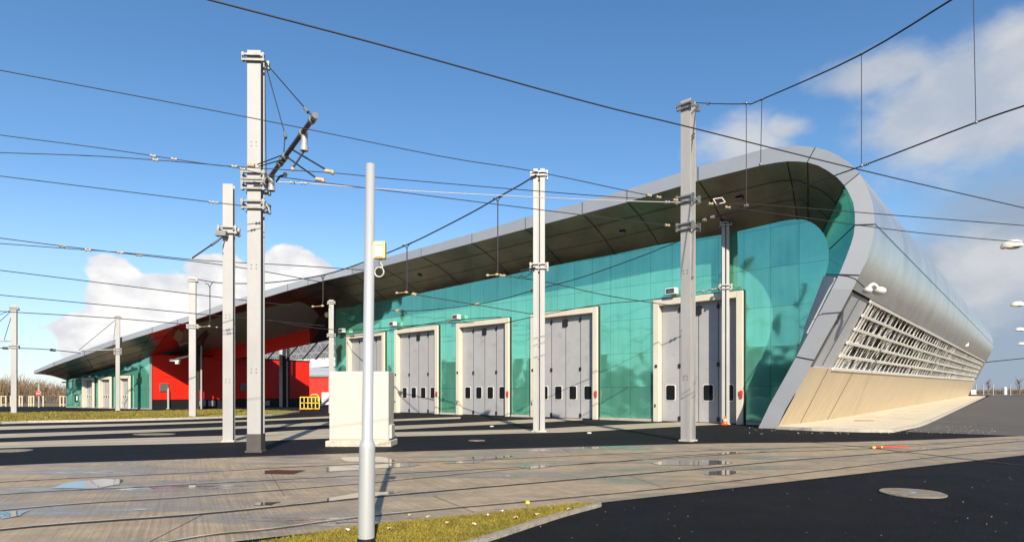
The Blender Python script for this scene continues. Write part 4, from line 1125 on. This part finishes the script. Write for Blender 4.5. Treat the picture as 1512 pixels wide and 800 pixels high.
# bracket tips of D, E, C
yD = mD[1].y; m = MB(); m.tube([P(790, 395, yD - .3), P(768, 400, yD - 0.8)], 0.035, 6); m.tube([P(786, 402, yD - .3), P(776, 409, yD - .6), P(768, 407, yD - .7), P(765, 411, yD - .8)], 0.02, 6); m.build('bracket_arm', M['cable'], mD[0])

# ------------------------------------------------------------------ overhead wires
GW = 'overhead wires above the tracks'
def wire(label, pts, Y0, Y1, r=None, mt='cable', ins=(), sag=0.0, insmat='brass'):
    """photo points along the wire, depth Y0 at the first and Y1 at the last point (straight in space)"""
    xa, xb = pts[0][0], pts[-1][0]; P3 = []
    def dep(x):
        t = (x - xa) / (xb - xa) if abs(xb - xa) > 3 else 0.0
        return 1.0 / ((1 - t) / Y0 + t / Y1)
    fine = []
    for i in range(len(pts) - 1):
        p0 = pts[max(i - 1, 0)]; p1 = pts[i]; p2 = pts[i + 1]; p3 = pts[min(i + 2, len(pts) - 1)]
        for k in range(4):
            t = k / 4
            if len(pts) == 2: fine.append((p1[0] + (p2[0] - p1[0]) * t, p1[1] + (p2[1] - p1[1]) * t)); continue
            fine.append(tuple(0.5 * (2 * p1[j] + (p2[j] - p0[j]) * t + (2 * p0[j] - 5 * p1[j] + 4 * p2[j] - p3[j]) * t * t + (3 * p1[j] - p0[j] - 3 * p2[j] + p3[j]) * t ** 3) for j in (0, 1)))
    fine.append(pts[-1])
    P3 = [P(x, y, dep(x)) for x, y in fine]
    rr = r or [max(0.007, 0.62 * p.y / F) for p in P3]
    m = MB(); m.tube(P3, rr, 6); o = tag(m.build('overhead_wire', M[mt]), label, 'wire', GW)
    for x in ins:
        for a, b in zip(P3, P3[1:]):
            xa_, xb_ = CX + F * a.x / a.y, CX + F * b.x / b.y
            if min(xa_, xb_) <= x <= max(xa_, xb_) and xa_ != xb_:
                c = a.lerp(b, (x - xa_) / (xb_ - xa_)); d = (b - a).normalized(); s = c.y / F
                im = MB(); im.tube([c - d * 3.6 * s, c + d * 3.6 * s], 1.2 * s, 8); im.tube([c - d * 3.6 * s, c - d * 1.6 * s], 2.2 * s, 8); im.tube([c + d * 1.6 * s, c + d * 3.6 * s], 2.2 * s, 8)
                im.build('insulator', M[insmat], o); break
    return o
z6 = 6.2
wire('topmost long wire crossing the whole sky from top left to right edge', [(150, -42), (308, 0), (560, 66), (860, 149), (1010, 186), (1262, 249), (1512, 307), (1600, 326)], YZ(-42, z6), YZ(326, z6), r=0.011)
wire('long wire from the upper left passing before the tall mast to the right edge', [(-60, 93), (0, 104), (385, 177), (646, 230), (791, 253.5), (1005, 297), (1125, 302.5), (1360, 321), (1600, 340)], YZ(93, 6.0), YZ(340, 6.0), ins=(972, 958, 997, 1049))
wire('upper of the two wires joining in front of the tall mast from the left', [(-60, 190), (0, 199.5), (150, 219), (300, 241.5), (345, 246), (440, 252), (505, 256.5), (600, 266), (860, 287.5), (1005, 297)], 12.6, 19.7, ins=(226, 257, 346))
wire('lower of the two wires joining in front of the tall mast from the left', [(-60, 223), (0, 225.5), (150, 231), (300, 242), (350, 248), (411, 261), (600, 285), (860, 317.5), (1004, 335)], 12.8, 19.8, ins=(230, 358, 985))
wire('pale stranded wire leaving the clamp of the tall mast to the right', [(400, 268), (470, 272), (600, 281.5), (860, 294.5), (1004, 299)], 16.2, 19.8, mt='cable_pale', ins=(432, 448, 985), insmat='galv')
wire('single wire from the left edge ending at the lower clamp of the tall mast', [(-60, 253), (0, 260), (300, 297), (370, 305)], 13.2, 16.4, ins=(312, 318), insmat='galv')
wire('thicker wire of the pair left of the cloud, ending at the roof edge', [(-60, 344), (0, 351.5), (94, 363.5), (200, 376), (300, 387.5), (380, 399), (472, 416)], YZ(344, 6.2), YZ(416, 6.5), ins=(92, 205))
wire('thinner wire of the pair left of the cloud, passing behind the tall mast', [(-60, 356), (0, 359.5), (94, 366.5), (200, 374.5), (300, 384.5), (420, 391), (540, 399)], YZ(356, 6.2), YZ(399, 6.5), ins=(130, 178))
wire('wire just below the pair, crossing the cloud', [(-60, 392), (0, 399), (300, 436), (430, 451)], YZ(392, 6.2), YZ(451, 6.2))
wire('wire crossing the lower part of the cloud to the roof edge', [(-60, 430), (0, 435.5), (300, 464), (480, 481)], YZ(430, 6.2), YZ(481, 6.2))
wire('faint wire passing the top of the slender left mast', [(-60, 455), (0, 459.5), (174, 470), (330, 484)], YZ(455, 6.2), YZ(484, 6.2))
wire('faint wire low over the far left grass', [(-60, 511), (0, 513.5), (60, 515), (120, 521)], 44, 56, ins=(8, 78), insmat='bracket')
# tube-like suspension line with droppers, D to F
wire('black suspension line drooping from the middle mast top to the mast by the red wall', [(792, 258), (770, 272), (738, 290), (700, 312), (640, 343), (602, 361), (540, 386), (477, 406), (400, 417), (330, 418), (290, 412)], yD - 0.3, mF[1].y, r=[0.03] * 41)
for (x_, ya, yb_, lab) in ((735, 292, 404, 'long black dropper rod nearest the middle mast'), (601, 361, 430, 'black dropper rod second from the middle mast'), (477, 406, 450, 'black dropper rod left of the silver pole'), (310, 418, 480, 'leftmost black dropper rod beside the mast by the red wall')):
    t = (x_ - 792) / (290 - 792); Yd = 1.0 / ((1 - t) / (yD - 0.3) + t / mF[1].y)
    m = MB(); 
    m.tube([P(x_ - 7, ya + 1 if x_ != 310 else ya + 0.3, Yd), P(x_ - 2.5, ya + 1.5, Yd), P(x_, ya + 7, Yd), P(x_, yb_ - 5, Yd), P(x_ - 1, yb_ - 1, Yd), P(x_ - 1, yb_, Yd)], 0.028, 6)
    m.tube([P(x_ + 7, ya - 2, Yd), P(x_ + 2.5, ya + 0.2, Yd), P(x_, ya + 6, Yd)], 0.022, 6)
    o = tag(m.build('dropper_rod', M['cable']), lab, 'rod', 'dropper rods under the suspension line')
    m = MB(); m.ball(P(x_ - 1, yb_ + 1.5, Yd), 0.075, sc=(1.3, 1, 0.8)); m.ball(P(x_ - 15, yb_ + 2.5, Yd), 0.055, sc=(1.5, 1, 1)); m.tube([P(x_ - 15, yb_ + 2.5, Yd), P(x_ - 1, yb_ + 1.5, Yd)], 0.014, 6); m.ball(P(x_ + 10, yb_ + 3, Yd), 0.045, sc=(1.5, 1, 1)); m.build('wire_grip', M['brass'], o)
yC = mC[1].y
wire('black suspension wire rising from the thick right mast top to the upper right', [(1028, 152), (1060, 153.5), (1103, 153.3), (1125, 147), (1272, 80.5), (1405, 0), (1460, -33)], yC, 9.0, r=0.016, ins=(1046,), insmat='bracket')
wire('black span wire from the thick right mast rising to the right edge', [(1031, 328), (1100, 304), (1272, 245.5), (1441, 181), (1512, 156.5), (1600, 127)], yC, 8.6, r=0.014, ins=(1040, 1052, 1102, 1280), insmat='bracket')
def dropw(x1, y1, x2, y2, Y, lab, mt='cable'):
    m = MB(); m.tube([P(x1, y1, Y), P(x2, y2, Y)], 0.55 * Y / F, 6); o = tag(m.build('dropper_wire', M[mt]), lab, 'wire', 'thin vertical dropper wires at the right')
    m = MB(); m.ball(P(x1, y1, Y), 2.2 * Y / F); m.ball(P(x2, y2, Y), 2.4 * Y / F); m.build('wire_grip', M['bracket'], o)
dropw(1102, 153, 1102, 303, 17.0, 'thin vertical wire between the thick mast and the roof curl, left of the pair')
dropw(1125, 147, 1123, 243, 16.4, 'thin vertical wire between the thick mast and the roof curl, right of the pair')
dropw(1272, 80, 1272, 245, 12.2, 'thin vertical wire hanging over the outer bend of the roof')
dropw(1437, -20, 1441, 181, 9.9, 'thin vertical wire against the cloud, rightmost of all')
wire('thin copper wire across the roof curl, lower one', [(1029, 301), (1104, 310), (1264, 332), (1360, 344), (1512, 358), (1600, 364)], yC, 15, mt='cable', ins=(1075,))
wire('lower span wire sagging across the teal wall left of the thick mast', [(1004, 355.5), (942, 380), (860, 409), (786, 429), (718, 447), (640, 457), (587, 458.5), (505, 455)], yC, 50, ins=(786, 705, 587))
wire('wire from the second dropper down to the middle mast', [(602, 433), (680, 446), (788, 464)], 27, 25.4, ins=(612,))
wire('faint wire from the longest dropper over the teal wall to the nearest door', [(735, 406), (805, 416), (900, 437), (1000, 452)], 25.3, 29.0, ins=(741,))
wire('fine wire slanting over the two middle doors to the nearest door frame', [(690, 490), (790, 467), (890, 449), (965, 442), (1066, 425)], 33, 30.0, ins=(1040, 1054), insmat='bracket')
wire('fine wire at the head of the two far doors', [(492, 497), (540, 494), (600, 483), (676, 472), (740, 468)], 50, 34, ins=(520, 590, 665), insmat='bracket')
wire('fine wire in front of the soffit over the red passage', [(395, 472), (500, 487), (640, 478), (700, 476)], 46, 36)
wire('short wire behind the far end of the tail', [(1452, 535), (1480, 532), (1530, 527)], 88, 80)
# small sign frame hanging from the wires by the right mast
m = MB(); c = P(1060, 298, 19.4); q5 = [P(1053, 294, 19.4), P(1066, 292, 19.4), P(1071, 298.5, 19.4), P(1058, 302, 19.4)]
for a, b in zip(q5, q5[1:] + q5[:1]): m.bar(a, b, 0.02)
tag(m.build('wire_spreader', M['bracket']), 'small tilted wire frame hanging right of the thick mast', 'bracket')

# ------------------------------------------------------------------ near pole
pb = P(540.5, 800, 6.25); pb.z = 0.0
NP = root('steel_pole', 'brushed silver round pole with stepped thicker foot standing in the near grass', 'pole', pb)
s = 6.25 / F
def pz(y): return EYE + (HY - y) * s
lx_ = (547 - 540.5) * s
def pc(z): return pb + Vector((lx_ * z / pz(243), 0, z))
m = MB(); zs = [pz(793), pz(660), pz(655), pz(648), pz(243), pz(242.6)]; rs = [12.2 * s, 11.6 * s, 11.0 * s, 8.2 * s, 6.9 * s, 6.0 * s]
m.tube([pc(z) for z in zs], rs, 40); m.build('shaft', M['pole'], NP)
m = MB(); m.tube([pc(-0.02), pc(pz(793))], 13.0 * s, 32); m.build('base_collar', M['black'], NP)
bx = pc(pz(369)) + Vector((14 * s + 0.005, 0.03, 0))
m = MB(); m.box(bx, (17 * s, 0.09, 25 * s)); hb_o = m.build('box_housing', mat('box_ochre', (0.72, 0.50, 0.16), 0.5), NP, bevel=0.006)
m = MB(); m.box(bx + Vector((-0.003, -0.048, -2.5 * s)), (11.5 * s, 0.012, 16 * s)); m.box(bx + Vector((0.0, -0.048, 9 * s)), (11 * s, 0.012, 3.2 * s)); m.build('box_label', M['white'], hb_o, bevel=0.003)
m = MB(); lc = bx + Vector((-1.5 * s, 0, -31.5 * s)); loop = [bx + Vector((1 * s, 0, -12 * s)), bx + Vector((1.0 * s, 0, -18 * s)), bx + Vector((3.5 * s, 0, -23 * s))]
for k in range(17):
    a = math.radians(50 - 22 * k); loop.append(lc + Vector((math.cos(a) * 7 * s, 0.004 * k / 4, math.sin(a) * 7.2 * s)))
m.tube(loop, 1.15 * s, 8); m.build('cable_loop', M['cable_pale'], NP)
m = MB(); m.box(pc(pz(369)) + Vector((6 * s, 0.02, 0)), (8 * s, 0.03, 5 * s)); m.build('box_bracket', M['bracket'], NP)

# ------------------------------------------------------------------ cabinet
cb = root('utility_cabinet', 'big cream metal cabinet on a rough concrete plinth behind the silver pole', 'cabinet', G(530, 659))
Yc = G(530, 659).y + 0.12
sC = Yc / F
cx0, cx1 = (486 - CX) * sC, (573.5 - CX) * sC; ct = EYE + (HY - 548) * sC; cb0 = EYE + (HY - 650) * sC
m = MB(); m.box(((cx0 + cx1) / 2, Yc + 0.42, (ct + cb0) / 2), (cx1 - cx0, 0.8, ct - cb0)); body = m.build('body', M['cabinet'], cb, bevel=0.012)
m = MB(); xd = (535 - CX) * sC; m.box(((cx0 + xd) / 2 - 0.015, Yc + 0.01, (ct + cb0) / 2), (xd - cx0 - 0.10, 0.03, ct - cb0 - 0.10)); m.build('door', M['cabinet'], cb, bevel=0.008)
m = MB(); m.box(((cx1 + xd) / 2 + 0.01, Yc + 0.01, (ct + cb0) / 2), (cx1 - xd - 0.06, 0.03, ct - cb0 - 0.10)); m.build('door', M['cabinet'], cb, bevel=0.008)
m = MB(); m.box((cx1 + 0.04, Yc + 0.35, cb0 + 0.26), (0.08, 0.5, 0.42)); m.box((cx0 - 0.03, Yc + 0.3, ct - 0.35), (0.06, 0.3, 0.35)); m.build('side_box', M['cabinet'], cb, bevel=0.02)
m = MB(); px0, px1 = (482 - CX) * sC, (578.5 - CX) * sC; m.box(((px0 + px1) / 2, Yc + 0.40, cb0 / 2 - 0.01), (px1 - px0, 1.05, cb0 + 0.015)); m.build('plinth', M['plinth'], cb, bevel=0.02)
m = MB(); m.box((xd - 0.02, Yc - 0.008, (ct + cb0) / 2), (0.012, 0.01, ct - cb0 - 0.1)); m.build('door_gap', M['plinth'], cb)

# ------------------------------------------------------------------ small things on the ground
def cover(label, px, py, r, mt, sx_=1.0, name='manhole_cover'):
    c = G(px, py); m = MB(); n = 36
    pts = []
    for k in range(n):
        a = 2 * PI * k / n; rr_ = r * (1 + 0.05 * noise.noise(Vector((math.cos(a) * 2, math.sin(a) * 2, px))))
        pts.append(Vector((c.x + rr_ * sx_ * math.cos(a), c.y + rr_ * math.sin(a), 0.004)))
    m.prism(pts, Vector((0, 0, 0.018)))
    return tag(m.build(name, mt), label, 'cover'), c
M['cover'] = mat('cover_concrete', (0.21, 0.175, 0.13), 0.85, 0, 0.35, 5, bump=0.02, bscale=20)
cvr, cc = cover('round pale worn manhole cover in the black asphalt at lower right', 1347, 728.5, 0.46, M['cover'])
m = MB(); m.tube([cc + Vector((0, 0, 0.022)), cc + Vector((0, 0, 0.027))], 0.045, 12); m.build('keyhole', mat('blue_mark', (0.1, 0.4, 0.6), 0.5), cvr)
m = MB()
for k in range(5): m.box(cc + Vector((0, -0.3 + 0.15 * k, 0.024)), (0.75 - abs(k - 2) * 0.12, 0.03, 0.008))
m.build('rib', mat('cover_rib', (0.13, 0.11, 0.085), .8), cvr)
cover('pale patch cover in asphalt by the left edge of the photo', 16, 665.5, 0.40, M['cover'], 1.35)
cover('pale round cover in asphalt left of the two tall left masts', 228, 641, 0.42, M['cover'], 1.9)
cover('small pale cover in asphalt between cabinet and middle mast', 704, 650.5, 0.20, M['cover'], 1.4)
gr = G(1276, 624.5); gr.z = 0.14
m = MB(); m.box(gr, (0.9, 0.35, 0.02), 0.0); dg = tag(m.build('drain_cover', mat('rusty_iron', (0.16, 0.09, 0.035), .9, 0, .3, 9)), 'rusty rectangular drain cover set in the pale pavement', 'cover')
# red and yellow bar lying on the slab
bs = G(1288, 662.5) + Vector((0, 0, 0.05)); be = G(1340, 661) + Vector((0, 0, 0.05))
br = root('track_lever', 'red and yellow painted iron bar lying on the concrete track at right', 'bar', bs)
m = MB(); m.bar(bs, be, 0.07, 0.03); m.build('bar', M['redpaint'], br, bevel=0.01)
m = MB(); m.box(bs + Vector((0.02, 0, 0.0)), (0.10, 0.12, 0.05), 0.1); m.box(bs.lerp(be, .25), (0.05, 0.09, 0.05), .1); m.build('grip', M['yellow'], br, bevel=0.01)
# bollards near the wing
def bollard(label, px, pyb, pyt, head=True):
    b = G(px, pyb); h = EYE + (HY - pyt) * b.y / F
    o = root('bollard_post', label, 'bollard', b, 0, 'thin posts in front of the wing'); m = MB(); m.tube([b, b + Vector((0, 0, h * .82))], 0.10, 12); m.tube([b + Vector((0, 0, h * .82)), b + Vector((0, 0, h))], [0.10, 0.06], 12); m.build('post', M['galv'], o)
    if head: m = MB(); m.tube([b + Vector((0, 0, h * .74)), b + Vector((0, 0, h * .88))], 0.19, 12); m.tube([b + Vector((0, 0, h * .88)), b + Vector((0, 0, h * .97))], [0.19, 0.08], 12); m.build('cap', M['bracket'], o)
    m = MB(); m.box(b + Vector((0, 0, 0.02)), (0.3, 0.3, 0.04)); m.build('base_plate', M['plinth'], o)
bollard('grey post with fat cap in front of the right end of the low teal wall', 218.5, 603.5, 572)
bollard('plain pale post in front of the red wall', 248.5, 603.5, 572.5, False)
# no entry sign
sb = P(57.5, 600, 68); sb.z = 0
sg = root('road_sign', 'round red no entry sign on a pale post by the far fence', 'sign', sb)
m = MB(); m.box(sb + Vector((0, 0, 1.3)), (0.16, 0.08, 2.6)); m.build('post', M['galv'], sg)
zc = EYE + (HY - 580.5) * 68 / F; cS = sb + Vector((0, -0.08, zc))
m = MB(); m.tube([cS, cS + Vector((0, -0.03, 0))], 0.27, 28, smooth=False); m.build('sign_disc', M['redpaint'], sg)
m = MB(); m.box(cS + Vector((0, -0.045, 0)), (0.40, 0.02, 0.10)); m.build('sign_bar', M['white'], sg)
m = MB(); m.tube([cS + Vector((0, 0.04, 0)), cS + Vector((0, 0.01, 0))], 0.30, 28, smooth=False); m.build('sign_rim', M['white'], sg)
# fences
fl = root('fence', 'wire mesh fence with pale timber frames along the far left field', 'fence', P(0, 600, 74) * Vector((1, 1, 0)) if False else (-62, 74, 0))
def fp(px, z, Y=74): p = P(px, 590, Y); return Vector((p.x, p.y, z))
m = MB()
for x_ in (-60, -35, -12, 2, 9, 16, 29, 33, 43, 46, 50, 64, 89, 94):
    m.box(fp(x_, 0.62), (0.14, 0.1, 1.3))
for a_, b_ in ((2, 9), (29, 33), (43, 50), (89, 97)): m.bar(fp(a_, 1.2), fp(b_, 1.2), 0.08); m.bar(fp(a_, 0.2), fp(b_, 0.2), 0.08)
m.build('timber_frame', M['wood'], fl)
m = MB()
for k in range(90): x_ = -70 + 168 * k / 90; m.bar(fp(x_, 0, 74.3), fp(x_, 1.3, 74.3), 0.02)
for z_ in (0.1, 0.5, 0.9, 1.3): m.bar(fp(-70, z_, 74.3), fp(98, z_, 74.3), 0.02)
m.build('mesh_panel', M['bracket'], fl)
Lf = lambda px, Y: ((px - CX) / F * Y)
fr_ = root('fence', 'pale metal mesh fence across the end of the side road', 'fence', (Lf(1470, 112), 112, 1.3))
m = MB()
for x_ in (1410, 1428, 1441, 1452, 1466.5, 1492, 1518, 1545):
    b = Vector((Lf(x_, 112), 112, 1.2)); m.box(b + Vector((0, 0, 1.0)), (0.12, 0.1, 2.0))
m.build('post', M['galv'], fr_)
m = MB()
for z_ in (1.5, 2.3, 3.1): m.bar(Vector((Lf(1400, 112), 112, z_)), Vector((Lf(1560, 112), 112, z_)), 0.03)
for k in range(60): x_ = Lf(1400 + 160 * k / 60, 112.1); m.bar(Vector((x_, 112.1, 1.3)), Vector((x_, 112.1, 3.1)), 0.018)
m.build('mesh_panel', M['bracket'], fr_)
m = MB(); bq = Vector((Lf(1484, 108), 108, 1.3)); m.tube([bq, bq + Vector((0, 0, 1.0))], 0.28, 12); m.ball(bq + Vector((0, 0, 1.1)), 0.3); tag(m.build('white_marker', M['white']), 'short white marker post before the far right fence', 'marker')
bq = Vector((Lf(1430, 98), 98, 1.25)); mk = root('marker_post', 'dark post with white plate at the far end of the pavement', 'post', bq); m = MB(); m.box(bq + Vector((0, 0, 1.1)), (0.25, 0.2, 2.2)); m.build('post', M['black'], mk); m = MB(); m.box(bq + Vector((0.8, 0, 0.5)), (0.8, 0.1, 0.7)); m.build('plate', M['white'], mk)

# street lamps along the side road
def lamp(label, px, py, hpx):
    Hh = 8.0; Y = YZ(py, Hh); hp = P(px, py, Y); k = AX * 2.6
    base = hp + k; gz = rise(base.x, base.y); base = Vector((base.x, base.y, gz))
    o = root('street_lamp', label, 'street lamp', base, 0, 'street lamps along the side road')
    m = MB(); m.tube([base, base + Vector((0, 0, Hh - gz - 0.4)), Vector((base.x, base.y, Hh - 0.1)) - AX * 0.35, hp + AX * 0.3], [0.09, 0.06, 0.045, 0.04], 10); m.build('pole', M['galv'], o)
    m = MB(); M3 = Matrix.Rotation(A0, 3, 'Z'); n = 16
    vs = []; fs = []
    prof = [(0.0, 0.26), (0.5, 0.24), (0.85, 0.14), (1.0, 0.0), (0.93, -0.07)]
    for (rr_, zz) in prof:
        for q in range(n):
            a = 2 * PI * q / n; vs.append(hp + M3 @ Vector((0.42 * rr_ * math.cos(a), 0.24 * rr_ * math.sin(a), zz)))
    for i in range(len(prof) - 1):
        for q in range(n): fs.append((i * n + q, i * n + (q + 1) % n, (i + 1) * n + (q + 1) % n, (i + 1) * n + q))
    m.add(vs, fs, 0, True); m.build('lamp_head', M['white'], o)
    m = MB(); m.ball(hp + Vector((0, 0, -0.06)), 0.22, sc=(1.6, 0.9, 0.4)); m.build('diffuser', mat('lamp_glass', (0.5, 0.45, 0.35), 0.15), o)
lamp('nearest and largest street lamp head at the right edge', 1494, 363, 28)
lamp('second nearest street lamp head at the right edge', 1502, 450, 17)
lamp('third street lamp head down the side road', 1505.5, 487, 12)
lamp('farthest and smallest street lamp head at the right edge', 1508, 508, 9)

# fallen leaves and litter in the wedge
for k, (x_, y_, s_) in enumerate(((513, 791, 0.035), (633, 771, 0.04), (660, 780, 0.03), (700, 782, 0.025), (762, 772, 0.035), (792, 767, 0.05), (741, 762, 0.025), (605, 768, 0.03), (575, 789, 0.03), (720, 768, 0.02), (840, 759, 0.03))):
    c = G(x_, y_) + Vector((0, 0, 0.075)); a = random.uniform(0, 6)
    m = MB(); pts = []
    for q in range(9):
        t = 2 * PI * q / 9; r_ = 0.7 * s_ * (0.6 + 0.4 * (q % 2)); pts.append(c + Vector((math.cos(t + a) * r_ * 1.5, math.sin(t + a) * r_, 0.012 * math.sin(3 * t))))
    m.add(pts + [c + Vector((0, 0, 0.012))], [(q, (q + 1) % 9, 9) for q in range(9)])
    tag(m.build('fallen_leaf', M['leafdead'] if k % 3 else M['white']), 'pale curled dead leaf lying in the near grass wedge', 'leaf', 'dead leaves lying in the near grass')
c = G(779, 756); m = MB(); m.ball(c + Vector((0, 0, 0.13)), 0.035, sc=(1, 1, .8)); fl_ = tag(m.build('yellow_flower', M['yellow']), 'small yellow flower at the back edge of the near grass', 'flower')
m = MB(); m.tube([c, c + Vector((0, 0, 0.12))], 0.006, 5); m.build('stem', M['blade'], fl_)
# pebbles on asphalt by the pavement corner and in the right foreground
m = MB(); random.seed(4)
for k in range(190):
    if k < 150: px, py = random.uniform(1100, 1470), random.uniform(628, 641)
    else: px, py = random.uniform(760, 1500), random.uniform(690, 798)
    p = G(px, py)
    lx, ly, _ = loc_of(p)
    if k < 150 and 0 < lx < 7.1 and ly > -2: continue
    s_ = random.uniform(0.008, 0.026) if k < 150 else random.uniform(0.003, 0.009); m.ball((p.x, p.y, 0.012 + s_ * .4), s_, 5, 3, sc=(1, random.uniform(.7, 1.3), .7))
tag(m.build('gravel', M['kerb']), 'loose pale grit scattered on the black asphalt', 'gravel', kind='stuff')
# white litter on asphalt
for (x_, y_) in ((726, 630), (870, 640)):
    c = G(x_, y_); m = MB(); m.ball(c + Vector((0, 0, 0.03)), 0.07, 7, 4, sc=(1.6, 1, .5)); tag(m.build('litter', M['white']), {726: 'white scrap on the asphalt between the two middle tracks', 870: 'white scrap on the asphalt right of the middle mast'}[x_], 'litter')

# ------------------------------------------------------------------ woods
def thicket(name, label, pts, n, hmin, hmax, depth, w, zb=0.0, mt='twig', br=9):
    """bare bushes: fans of thin tapering twigs"""
    vs = []; fs = []
    for k in range(n):
        t = random.random() * (len(pts) - 1); i = int(t); a = Vector(pts[i]).lerp(Vector(pts[i + 1]), t - i)
        dd = random.random(); nrm = Vector((a.x, a.y, 0)).normalized(); c = a + nrm * dd * depth
        H = random.uniform(hmin, hmax) * (0.82 + 0.5 * noise.noise(Vector((c.x, c.y, 0)) * 0.06)) * (0.75 + 0.25 * dd)
        c.z = zb
        right = Vector((nrm.y, -nrm.x, 0))
        for q in range(br):
            h0 = H * random.uniform(0.0, 0.55); h1 = H * random.uniform(0.6, 1.0); sp = random.uniform(-1, 1) * H * 0.28
            p0 = c + Vector((0, 0, h0)) + right * sp * 0.3; p1 = c + right * sp * 0.8 + nrm * random.uniform(-1, 1) + Vector((0, 0, h1 * 0.8)); p2 = c + right * sp * 1.3 + Vector((0, 0, h1))
            b = len(vs); ww = right * w * random.uniform(.5, 1.3)
            vs += [p0 - ww, p0 + ww, p1 + ww * .6, p1 - ww * .6, p2]; fs += [(b, b + 1, b + 2, b + 3), (b + 3, b + 2, b + 4)]
    m = MB(); m.v = vs; m.f = fs; m.mi = [0] * len(fs); m.sm = [False] * len(fs)
    return tag(m.build(name, M[mt]), label, 'woodland', kind='stuff')
thicket('woodland', 'leafless brown scrub behind the far left fence', [(-150, 92, 0), (-110, 96, 0), (-70, 100, 0), (-40, 103, 0)], 2600, 4.2, 7.0, 16, 0.045)
thicket('woodland', 'low brown scrub on the horizon at the far right', [(110, 190, 0), (160, 180, 0), (230, 160, 0)], 1500, 1.0, 2.6, 14, 0.06, zb=1.2)
def bare_tree(label, px, Y, h, zb):
    b = Vector((Lf(px, Y), Y, zb)); o = root('bare_tree', label, 'tree', b, 0, 'small bare trees beyond the right fence')
    m = MB(); m.tube([b, b + Vector((0.1, 0, h * .45)), b + Vector((0, 0, h * .9))], [0.12, 0.08, 0.02], 6); m.build('trunk', M['twig'], o)
    m = MB()
    for k in range(26):
        z0 = h * random.uniform(.3, .8); a = random.uniform(0, 6.28); l = h * random.uniform(.15, .32)
        m.tube([b + Vector((0, 0, z0)), b + Vector((math.cos(a) * l * .6, math.sin(a) * l * .6, z0 + l * .8)), b + Vector((math.cos(a) * l * .7, math.sin(a) * l * .7, z0 + l * 1.2))], [0.045, 0.03, 0.012], 4)
    m.build('crown', M['twig'], o)
bare_tree('small bare tree behind the far right fence, left of two', 1459, 135, 3.4, 1.2)
bare_tree('small bare tree behind the far right fence, right of two', 1505, 130, 3.6, 1.2)
# wood behind the camera, mirrored in the glass
def hedge(name, label, pts, h, n, zb=0):
    vs = []; fs = []
    for k in range(n):
        t = random.random() * (len(pts) - 1); i = int(t); a = Vector(pts[i]).lerp(Vector(pts[i + 1]), t - i)
        H = h * (0.75 + 0.6 * noise.noise(Vector((a.x, a.y, 0)) * 0.05))
        c = a + Vector((random.uniform(-4, 4), random.uniform(-4, 4), zb + H * random.random() ** 0.7)); s_ = random.uniform(0.6, 1.5)
        b = len(vs); u_ = Vector((random.uniform(-1, 1), random.uniform(-1, 1), random.uniform(-1, 1))).normalized() * s_; v_ = u_.cross(Vector((random.uniform(-1, 1), random.uniform(-1, 1), random.uniform(-1, 1)))).normalized() * s_
        vs += [c - u_, c - v_ * .7, c + u_, c + v_ * .7]; fs.append((b, b + 1, b + 2, b + 3))
    m = MB(); m.v = vs; m.f = fs; m.mi = [0] * len(fs); m.sm = [False] * len(fs)
    return tag(m.build(name, M['greenleaf']), label, 'woodland', kind='stuff')
hedge('woodland', 'dark wood behind the photographer mirrored in the teal glass', [(-160, 78, 0), (-150, 40, 0), (-140, 0, 0), (-115, -40, 0), (-70, -70, 0), (0, -85, 0), (70, -75, 0), (110, -40, 0), (130, 10, 0)], 12.5, 34000)

# ------------------------------------------------------------------ camera and render settings
cam = bpy.data.cameras.new('camera'); co = bpy.data.objects.new('camera', cam); C.objects.link(co); scene.camera = co
co.location = (0, 0, EYE); co.rotation_euler = (PI / 2, 0, 0)
cam.sensor_width = 36; cam.lens = F / 1512 * 36; cam.shift_y = (HY - 400) / 1512; cam.clip_start = 0.05; cam.clip_end = 5000
scene.view_settings.view_transform = 'Standard'; scene.view_settings.look = 'None'; scene.view_settings.gamma = 1
scene.view_settings.exposure = 0.75
scene.cycles.max_bounces = 6; scene.cycles.use_denoising = True
